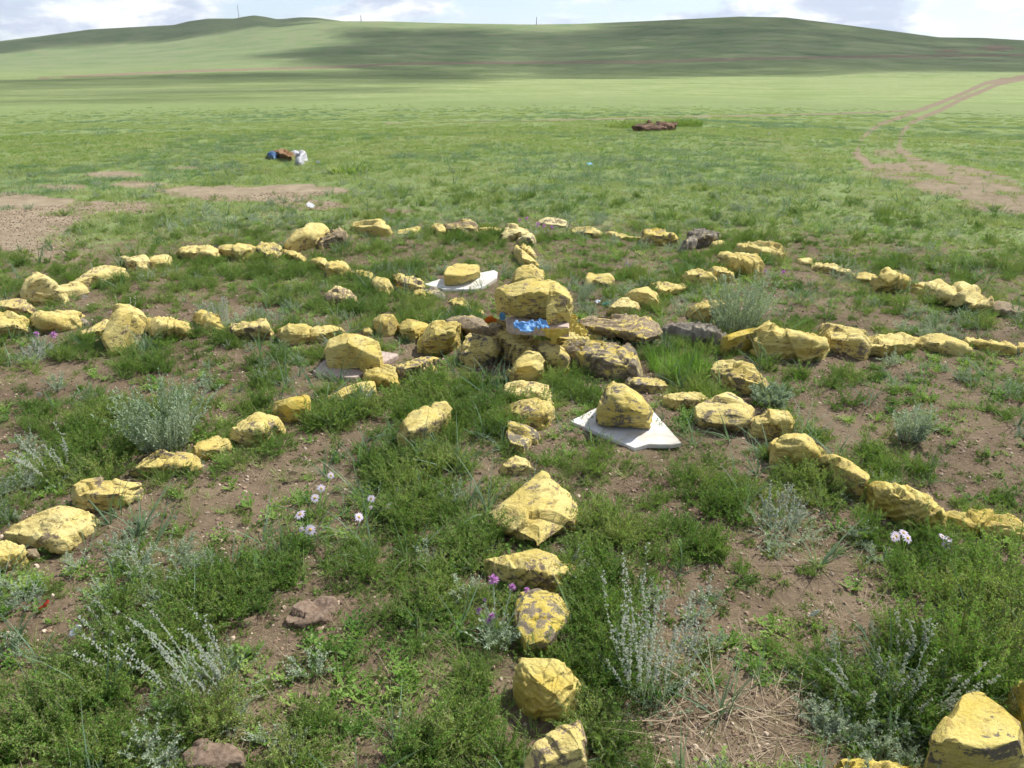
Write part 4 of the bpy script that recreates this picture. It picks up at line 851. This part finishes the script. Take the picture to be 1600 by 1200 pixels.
    thistle(1205,435,[(1196,425,5),(1224,426,5)],'two pinkish heads below the twin-topped stone at the outer end of the right rear spoke')
    thistle(60,545,[(57,523,6),(84,524,7)],'lilac flower heads in front of the broad low stone at the left spoke end')
    thistle(1215,895-230,[(1180,657,5)],'single small lilac flower beside the undercut boulder')
    # long blade clump by the daisies
    for bx,by,H_,n,lab in ((440,875,.15,16,'clump of long blue-green blades on soil below the large daisies'),(660,985,.12,14,'spreading blue-green blades on dark soil left of the mossy stone'),(25,1000,.14,14,'coarse blue-green blades at the left edge of the photo'),
        (640,722,.12,10,'narrow upright blades left of the egg shaped stone'),(740,800,.14,12,'upright bright blades left of the big pointed stone'),(545,270,.22,160,'dark green grass clump on the brow behind the rear arc')):
        o=emp('grass_clump',at(bx,by)); tag(o,lab,'grass clump','clumps of long grass blades'); mb=MB(); rng=np.random.default_rng(int(bx)); far=by<400
        blades(mb,n,.015 if not far else .3,(H_*.5,H_),.005 if not far else .02,(.1,.95 if by>900 else .6),(0,.5),5,0,rng); link('blades',mb.build('blades',[m_blue if not far else m_grass]),o)
# ------------------------------------------------------------------ cloths, litter and other small things
def cloth(name,cr,poly,label,cat,col,ztop,zbot,amp=.01,n=40,seed=1,group=None,parent=None,trans=.1,thick=.0015,freq=1):
    P=px(cr,poly)
    if zbot<.07:
        pc=unp(P[:,0].mean(),P[:,1].mean(),0.); gg=float(gz(pc[0],pc[1])[0]); ztop+=gg+.012; zbot+=gg+.012
    x0,x1=P[:,0].min(),P[:,0].max(); y0,y1=P[:,1].min(),P[:,1].max()
    gx=np.linspace(x0,x1,n); gy=np.linspace(y0,y1,n)
    def inside(x,y):
        c=False; m=len(P); j=m-1
        for i in range(m):
            if (P[i,1]>y)!=(P[j,1]>y) and x<(P[j,0]-P[i,0])*(y-P[i,1])/(P[j,1]-P[i,1])+P[i,0]: c=not c
            j=i
        return c
    q=[];vid={}
    vs=[]
    def vert(i,j):
        if (i,j) not in vid:
            vid[(i,j)]=len(vs); vs.append((gx[i],gy[j]))
        return vid[(i,j)]
    for i in range(n-1):
        for j in range(n-1):
            if inside((gx[i]+gx[i+1])/2,(gy[j]+gy[j+1])/2): q.append((vert(i,j),vert(i+1,j),vert(i+1,j+1),vert(i,j+1)))
    if not q: print('EMPTY CLOTH',label); return None
    a=np.array(vs); t=(a[:,1]-y0)/max(y1-y0,1e-6); z=ztop+(zbot-ztop)*t
    w=unp(a[:,0],a[:,1],z); size=max(np.ptp(w[:,0]),np.ptp(w[:,1]),.01)
    q3=np.stack([w[:,0]/size*3*freq,w[:,1]/size*3*freq,w[:,2]/size*3*freq],-1)+seed*7.1
    f=1-np.abs(fbm(q3*1.6,3,seed)*2-1)*2; w[:,2]+=f*amp; w[:,0]+=(fbm(q3*1.3,2,seed+4)-.5)*amp*1.2; w[:,1]+=(fbm(q3*1.3,2,seed+9)-.5)*amp*1.2
    org=w.mean(0); m=plainmat(name+'_fabric',col,tuple(c*.8 for c in col),30,.55,0,trans)
    me=mkmesh(name,w-org,np.array(q),None,[m],None,True); o=link(name,me,parent,tuple(org)); s=o.modifiers.new('t','SOLIDIFY'); s.thickness=thick
    ss=o.modifiers.new('s','SUBSURF'); ss.levels=1; ss.render_levels=1
    if label: tag(o,label,cat,group)
    return o
def misc_all():
    cloth('blue_cloth','H',[(335,480),(380,462),(430,470),(470,468),(520,437),(560,445),(610,465),(655,495),(620,510),(540,505),(510,520),(480,558),(420,558),(370,530),(340,505)],'crumpled bright blue cloth draped over the edge of the central slab','cloth',(.14,.32,.60),.285,.235,.026,50,2,freq=1.1,trans=0)
    cloth('blue_cloth','H',[(216,385),(240,366),(262,385),(268,425),(250,432),(218,430)],'small upright blue scrap of cloth behind the olive stone','cloth',(.10,.30,.62),.30,.24,.008,10,3)
    cloth('orange_cloth','H',[(92,425),(120,410),(150,403),(205,435),(185,452),(150,455),(118,472),(100,450)],'dark orange cloth wedged beside the small olive stone in the central pile','cloth',(.55,.13,.015),.27,.21,.012,18,4)
    cloth('yellow_cloth','H',[(768,440),(790,388),(830,405),(868,430),(872,462),(910,500),(945,560),(935,590),(880,575),(800,545),(768,500)],'yellow silky cloth hanging in folds at the right of the central slab','cloth',(.72,.55,.12),.27,.15,.03,34,5,freq=1.8)
    cloth('yellow_cloth','H',[(560,522),(640,512),(790,520),(800,545),(740,560),(700,590),(685,640),(655,650),(640,600),(600,560)],'yellow cloth strip hanging down the front below the slab','cloth',(.70,.54,.14),.24,.12,.018,26,6,freq=1.8)
    cloth('teal_scrap','H',[(840,435),(862,425),(876,445),(865,472),(845,465)],'tiny teal scrap on the yellow cloth','scrap',(.22,.50,.42),.25,.22,.006,8,7)
    cloth('teal_scrap','H',[(1072,298),(1100,286),(1148,284),(1142,292),(1105,300),(1085,310)],'thin teal ribbon on soil right of the central boulder','scrap',(.10,.45,.36),.03,.01,.008,12,8)
    cloth('plastic_scrap','H',[(1010,275),(1035,262),(1055,272),(1052,292),(1020,295)],'clear crumpled plastic bit beside the thin teal ribbon','litter',(.62,.64,.66),.03,.01,.012,10,9)
    for cr,p,lab,c in (('B1',[(312,345),(330,305),(355,290),(380,292),(375,320),(345,342)],'white feather-like paper scrap on soil at the lower left',(.85,.84,.84)),
        ('B1',[(172,215),(205,195),(222,170),(226,188),(205,212),(180,220)],'red plastic strip on soil near the left edge',(.62,.06,.03)),
        ('B3',[(605,305),(625,285),(650,278),(655,290),(625,308),(608,314)],'short white bone-like chip on soil at the lower right',(.75,.73,.68)),
        ('B3',[(748,416),(770,418),(830,428),(838,440),(800,440),(765,434)],'pale pinkish shard on soil below the white chip',(.66,.52,.46)),
        ('R1',[(375,395),(395,388),(410,398),(395,404)],'white chip below the low flat stone at the rear arc end',(.8,.8,.8)),
        ('R5',[(168,45),(185,42),(198,52),(180,60)],'small white scrap above the loose grey stalks',(.82,.8,.8)),
        ('R5',[(255,178),(268,172),(282,178),(270,188)],'little white flake in greens left of the feathery silvery bush',(.82,.8,.8)),
        ('R5',[(800,618),(815,612),(825,622),(812,632)],'white chip on the bare soil of the left front',(.7,.68,.64)),
        ('R5',[(1330,412),(1350,404),(1380,410),(1370,422),(1335,424)],'beige chip on soil right of the flat rounded stone',(.55,.45,.33)),
        ('D4',[(588,540),(610,530),(650,552),(640,572),(595,568)],'crumpled pale plastic on the gravel behind the rear arc',(.78,.77,.80)),
        ('D4',[(655,240),(672,232),(690,245),(680,256),(660,252)],'white scrap in grass right of the rubbish on the brow',(.8,.8,.82)),
        ('D4',[(760,298),(778,294),(792,300),(778,306)],'tiny white scrap below the rubbish on the brow',(.8,.8,.82)),
        ('D4',[(865,575),(875,572),(890,585),(878,590)],'tiny white scrap right of the crumpled pale plastic',(.8,.8,.82)),
        ('D5',[(65,420),(85,415),(110,428),(75,434)],'light blue scrap in the far green grass',(.25,.55,.70)),
        ('D5',[(1195,236),(1215,233),(1222,239),(1200,241)],'white speck of litter in the far meadow',(.8,.8,.8)),
        ('R4',[(342,118),(350,114),(358,124),(348,130)],'white flower-like scrap behind the twin-topped stone',(.85,.85,.85)),
        ('R2',[(218,1005),(232,1000),(238,1012),(225,1020)],'white chip on soil left of the left pinkish slab',(.75,.73,.7))):
        cloth('litter_scrap',cr,p,lab,'litter',c,.035 if cr!='D4' else .06,.006,.006,9,len(lab),group='scraps of litter on the ground')
    m_blue_bag=plainmat('blue_plastic',(.02,.06,.14),(.03,.09,.20),20,.35,.01); m_brown_bag=plainmat('brown_sack',(.24,.13,.05),(.16,.09,.04),20,.7,.02); m_white_bag=plainmat('white_plastic',(.42,.42,.42),(.34,.34,.36),20,.4,.01)
    m_dung=plainmat('dry_clod',(.14,.095,.065),(.22,.16,.115),70,.95,.01); m_earth=plainmat('turned_earth',(.075,.045,.028),(.20,.12,.075),5,.95,.15)
    lump('rubbish_bag','D4',[(310,188),(335,180),(356,182),(358,215),(345,224),(325,210)],'dark blue bag at the left of the rubbish on the brow','bag','rubbish lying on the brow',hf=.8,mat=m_blue_bag,strata=0)
    lump('rubbish_bag','D4',[(362,190),(368,150),(388,140),(405,168),(450,175),(482,190),(470,222),(400,215),(370,208)],'rusty brown sack in the middle of the rubbish on the brow','bag','rubbish lying on the brow',hf=.8,mat=m_brown_bag,strata=0)
    lump('rubbish_bag','D4',[(470,188),(500,162),(520,152),(532,185),(520,195),(490,195)],'white bag with a peak at the right of the rubbish on the brow','bag','rubbish lying on the brow',hf=.8,mat=m_white_bag,strata=0,z0=.001)
    lump('rubbish_bag','D4',[(532,240),(540,205),(545,180),(556,180),(568,212),(560,232)],'narrow white and dark bottle-like piece at the far right of the rubbish on the brow','litter','rubbish lying on the brow',hf=.8,mat=m_white_bag,strata=0)
    lump('dirt_clod','B1',[(1310,245),(1380,195),(1430,165),(1530,145),(1550,190),(1500,255),(1440,278),(1340,275)],'large crusty brown dung clod lying on dark soil left of the front spoke','clod',None,rough=1.6,hf=.15,mat=m_dung,lift=.02,strata=0)
    lump('dirt_clod','B1',[(850,900),(930,830),(980,870),(1110,862),(1112,960),(990,985),(860,980)],'pale brown clod at the bottom edge of the photo','clod',None,hf=.4,mat=m_dung,strata=0)
    lump('dirt_clod','B1',[(1095,285),(1130,262),(1188,240),(1180,268),(1130,295)],'small brown crust left of the large dung clod','clod',None,hf=.4,mat=m_dung,strata=0)
    lump('dirt_clod','B1',[(1320,680),(1350,660),(1388,680),(1385,712),(1345,705)],'small clod on the bare soil below the large dung clod','clod',None,hf=.5,mat=m_dung,strata=0)
    lump('dirt_clod','B1',[(1408,605),(1430,590),(1465,600),(1455,632),(1415,635)],'roundish clod on bare soil just left of the bottom green herbs','clod',None,hf=.5,mat=m_dung,strata=0)
    lump('dirt_clod','B1',[(1325,492),(1350,480),(1390,500),(1370,515)],'pinkish flake on the bare soil under the large dung clod','clod',None,hf=.4,mat=m_dung,strata=0)
    lump('earth_mound','D5',[[(380,203),(430,182),(470,174),(490,188),(470,203)],[(480,196),(510,178),(540,180),(560,196),(520,202)],[(550,196),(590,166),(625,172),(645,186),(600,196)],[(420,206),(520,199),(620,199),(560,206)]],'low heap of reddish turned earth far out on the meadow','mound',None,hf=.12,mat=m_earth,strata=0,rough=1.5,z0=-.13)
    # weeds on the far mound
    p=unp(993,200,0.); 
    r0=float(np.hypot(p[0],p[1]))
    for (X_,Y_,w_,lab) in ((992,199,.8,'dark green weeds at the left of the far earth heap'),(1068,197,.5,'low weeds trailing right of the far earth heap'),(1025,203,.4,'short weeds right in front of the far earth heap')):
        q=ground_hit(X_,Y_); o=emp('weed_clump',q); tag(o,lab,'weeds'); mb=MB(); rng=np.random.default_rng(X_); P=blades(mb,420,w_*1.1,(.08,.26),.02,(.1,.9),(0,.4),4,0,rng,out=.2); leaflets(mb,P,8,(.03,.06),.02,0,rng)
        link('foliage',mb.build('foliage',[m_grass]),o)
    # lattice mast on the far ridge
    for X_,Yt,Yb,lab,wd in ((377,11,27.5,'thin lattice radio mast on the far left ridge',1.7),):
        q=on_ridge(X_,3380); H_=16.5*3380/F/math.cos(R(2)); o=emp('radio_mast',q); tag(o,lab,'mast'); m=plainmat('mast_steel',(.35,.36,.38),None,1,.5)
        legs=[(wd*math.cos(a),wd*math.sin(a)) for a in (.5,2.6,4.7)]
        for lx,ly in legs:
            mb=MB(); mb.strip(np.array([[(lx,ly,-3),(lx*.3,ly*.3,H_)]],float),np.array([[(.3,0,0),(.2,0,0)]],float)); mb.strip(np.array([[(lx,ly,-3),(lx*.3,ly*.3,H_)]],float),np.array([[(0,.3,0),(0,.2,0)]],float)); link('leg',mb.build('leg',[m]),o)
        mb=MB()
        for k in range(9):
            z0_,z1_=k*H_/9,(k+1)*H_/9; s0=1-.7*k/9; s1=1-.7*(k+1)/9
            for a in range(3):
                A=legs[a];B=legs[(a+1)%3]; mb.strip(np.array([[(A[0]*s0,A[1]*s0,z0_),(B[0]*s1,B[1]*s1,z1_)]],float),np.array([[(0,0,.35),(0,0,.35)]],float)); mb.strip(np.array([[(A[0]*s0,A[1]*s0,z0_),(B[0]*s0,B[1]*s0,z0_)]],float),np.array([[(0,0,.3),(0,0,.3)]],float))
        link('bracing',mb.build('bracing',[m]),o)
    for X_,h_,rr_,lab in ((566,7,1940,'small dark post on the crest left of the middle'),(838,9,1940,'small pale post on the crest near the middle')):
        q=on_ridge(X_,rr_); import bmesh
        bm=bmesh.new(); bmesh.ops.create_cone(bm,cap_ends=True,segments=8,radius1=.9,radius2=.5,depth=h_*rr_/F+2); bmesh.ops.translate(bm,verts=bm.verts,vec=(0,0,h_*rr_/F/2)); 
        r=bmesh.ops.create_icosphere(bm,subdivisions=1,radius=1.3); bmesh.ops.translate(bm,verts=r['verts'],vec=(0,0,h_*rr_/F)); me=bpy.data.meshes.new('crest_post'); bm.to_mesh(me); bm.free(); me.materials.append(plainmat('post_grey',(.22,.22,.23),None,1))
        o=link('crest_post',me,None,q); tag(o,lab,'post')
def ground_hit(X_,Y_):
    d=ray(X_,Y_); d=d/np.hypot(d[0],d[1]); r=np.geomspace(1,8000,6000); z=gz(d[0]*r,d[1]*r); h=CAMH+d[2]*r; k=np.argmax(h<=z); return Vector((d[0]*r[k],d[1]*r[k],float(z[k])))
def on_ridge(X_,r):
    d=ray(X_,60); d=d/np.hypot(d[0],d[1]); return Vector((d[0]*r,d[1]*r,float(gz(d[0]*r,d[1]*r)[0])))
# ------------------------------------------------------------------ light and sky
SUN_EL,SUN_AZ=R(52),R(52)     # azimuth to the right of the view direction (+Y)
sdir=np.array([math.sin(SUN_AZ)*math.cos(SUN_EL),math.cos(SUN_AZ)*math.cos(SUN_EL),math.sin(SUN_EL)])
sl_=bpy.data.lights.new('sun','SUN'); sl_.energy=4.2; sl_.angle=R(.6); sl_.color=(1,.965,.9)
so=bpy.data.objects.new('sun',sl_); COL.objects.link(so); so.rotation_euler=Vector(sdir).to_track_quat('Z','Y').to_euler(); so.location=(3,3,30)
w=bpy.data.worlds.new('World'); sc.world=w; w.use_nodes=True; nt=w.node_tree; nt.nodes.clear()
out=nt.nodes.new('ShaderNodeOutputWorld'); bg=nt.nodes.new('ShaderNodeBackground'); sk=nt.nodes.new('ShaderNodeTexSky'); sk.sky_type='NISHITA'; sk.sun_disc=False
sk.sun_elevation=SUN_EL; sk.sun_rotation=SUN_AZ; sk.altitude=1200; sk.air_density=1.0; sk.dust_density=1.5
tc=nt.nodes.new('ShaderNodeTexCoord'); sx=N(nt,'ShaderNodeSeparateXYZ'); nt.links.new(tc.outputs['Generated'],sx.inputs[0])
mp=N(nt,'ShaderNodeMapping'); mp.inputs['Scale'].default_value=(1,1,3.2); nt.links.new(tc.outputs['Generated'],mp.inputs[0])
n1=noise(nt,mp.outputs[0],4.2,8,.58,.25); n2=noise(nt,mp.outputs[0],9.5,7,.6,.2)
cl=mr(nt,n1,.45,.56); 
body=mix(nt,mr(nt,n2,.40,.58),(4.2,4.8,6.0),(8.0,8.1,8.3))
body=mix(nt,mr(nt,sx.outputs[2],.08,.7,0,.62),body,(3.4,3.6,4.0))
skc=mix(nt,mr(nt,sx.outputs[2],.0,.25,.45,0),sk.outputs[0],(4.6,5.9,8.0))
c=mix(nt,cl,skc,body); nt.links.new(c,bg.inputs['Color']); bg.inputs['Strength'].default_value=.095; nt.links.new(bg.outputs[0],out.inputs[0])
sc.view_settings.view_transform='Standard'; sc.view_settings.look='None'; sc.view_settings.gamma=1; sc.view_settings.use_curve_mapping=False; sc.view_settings.exposure=.68
sc.cycles.max_bounces=6; sc.cycles.diffuse_bounces=2; sc.cycles.transmission_bounces=3; sc.cycles.transparent_max_bounces=32; sc.cycles.use_denoising=True
sc.cycles.use_adaptive_sampling=True; sc.cycles.adaptive_threshold=.04
# clouds standing above the valley, out of the picture, whose shadows fall on the far slopes
def pip(px_,py_,P):
    c=np.zeros(px_.shape,bool); m=len(P); j=m-1
    for i in range(m):
        with np.errstate(divide='ignore',invalid='ignore'):
            t=((P[i][1]>py_)!=(P[j][1]>py_))&(px_<(P[j][0]-P[i][0])*(py_-P[i][1])/((P[j][1]-P[i][1])or 1e-9)+P[i][0])
        c^=t; j=i
    return c
SHADE=[[(560,44),(640,52),(760,48),(900,52),(1000,36),(1100,20),(1250,15),(1400,40),(2100,60),(2100,113),(1600,111),(1200,118),(1000,124),(760,128),(640,122),(560,108),(470,100),(420,88),(520,70)],
       [(-400,132),(0,127),(200,118),(420,112),(640,116),(800,126),(640,137),(420,149),(200,158),(0,165),(-400,172)],
       [(-400,60),(0,60),(280,30),(400,18),(520,22),(540,31),(400,43),(250,63),(0,80),(-400,85)]]
def clouds_all():
    alt=900.; n=150000
    x=RNG.uniform(-3600,3600,n); y=RNG.uniform(100,4200,n); r=np.hypot(x,y); az=np.arctan2(x,y)
    k=(np.abs(az)<R(46))&(r<3600)&(r>90); x,y=x[k],y[k]; z=profile(np.hypot(x,y),x,y); a,b=proj(x,y,z); r=np.hypot(x,y)
    wob=(fbm2(x,y,160,4,61)-.5)
    import bmesh
    for ci,poly in enumerate(SHADE):
        rr=(1000,3600) if ci==0 else ((110,1500) if ci==1 else (2300,3600))
        ins=pip(a+wob*120,b+wob*14,poly)&(r>rr[0]*.5)&(r<rr[1])
        if ci==0: ins&=r<2400
        X,Y,Z=x[ins],y[ins],z[ins]; 
        rad0=20*1.35**np.round(np.log(np.clip(r[ins]*(.055 if ci==1 else .035),16,60)/20)/np.log(1.35))
        # thin out to an even cover
        cell=(rad0*.72); key=set(); sel=[]
        for q in range(len(X)):
            kk=(int(X[q]/cell[q]),int(Y[q]/cell[q]),int(math.log(rad0[q])*3))
            if kk not in key: key.add(kk); sel.append(q)
        X,Y,Z,rad0=X[sel],Y[sel],Z[sel],rad0[sel]
        t=(alt-Z)/sdir[2]; cx=X+sdir[0]*t; cy=Y+sdir[1]*t
        m=len(X); rad=rad0*RNG.uniform(.85,1.5,m); cz=alt+RNG.normal(0,rad*.25)
        bm=bmesh.new(); bmesh.ops.create_icosphere(bm,subdivisions=2,radius=1); sv=np.array([v.co[:] for v in bm.verts]); sf=np.array([[v.index for v in f.verts] for f in bm.faces]); bm.free()
        V=(sv[None]*rad[:,None,None]*np.array([1,1,.5])+np.stack([cx,cy,cz],-1)[:,None,:]).reshape(-1,3)
        V=V+((fbm(V/30,3,4)-.5)*14)[:,None]
        Fc=(sf[None]+np.arange(m)[:,None,None]*len(sv)).reshape(-1,3)
        me=mkmesh('cloud',V,None,Fc,[m_cloud],None,True); o=link('cloud',me); o['kind']='structure'; print('CLOUD',ci,m)
m_cloud,nt,out=newmat('cloud_white'); b=N(nt,'ShaderNodeBsdfDiffuse'); b.inputs['Color'].default_value=(.9,.9,.92,1); tb=N(nt,'ShaderNodeBsdfTransparent'); mx=N(nt,'ShaderNodeMixShader'); mx.inputs[0].default_value=.08; nt.links.new(tb.outputs[0],mx.inputs[1]); nt.links.new(b.outputs[0],mx.inputs[2]); nt.links.new(mx.outputs[0],out.inputs[0])   # thin: sun filters through
HAZE=.00003
def haze_all():
    import bmesh
    bm=bmesh.new(); bmesh.ops.create_cube(bm,size=1); bmesh.ops.scale(bm,verts=bm.verts,vec=(18400,18400,1250)); me=bpy.data.meshes.new('haze'); bm.to_mesh(me); bm.free()
    m,nt,out=newmat('haze'); pv=N(nt,'ShaderNodeVolumePrincipled'); pv.inputs['Color'].default_value=(.86,.90,.95,1); pv.inputs['Density'].default_value=HAZE; pv.inputs['Anisotropy'].default_value=.3
    nt.links.new(pv.outputs[0],out.inputs['Volume']); me.materials.append(m); o=link('haze',me,None,(0,0,125)); tag(o,kind='stuff')   # from -500 m to 750 m
import os,time
t0=time.time()
def lap(s): print('LAP',s,round(time.time()-t0,1))
plants_all(); lap('plants')
misc_all(); lap('misc')
finish_lumps(); lap('lumps')
scatter_all(); lap('scatter')
clouds_all(); lap('clouds')
haze_all()
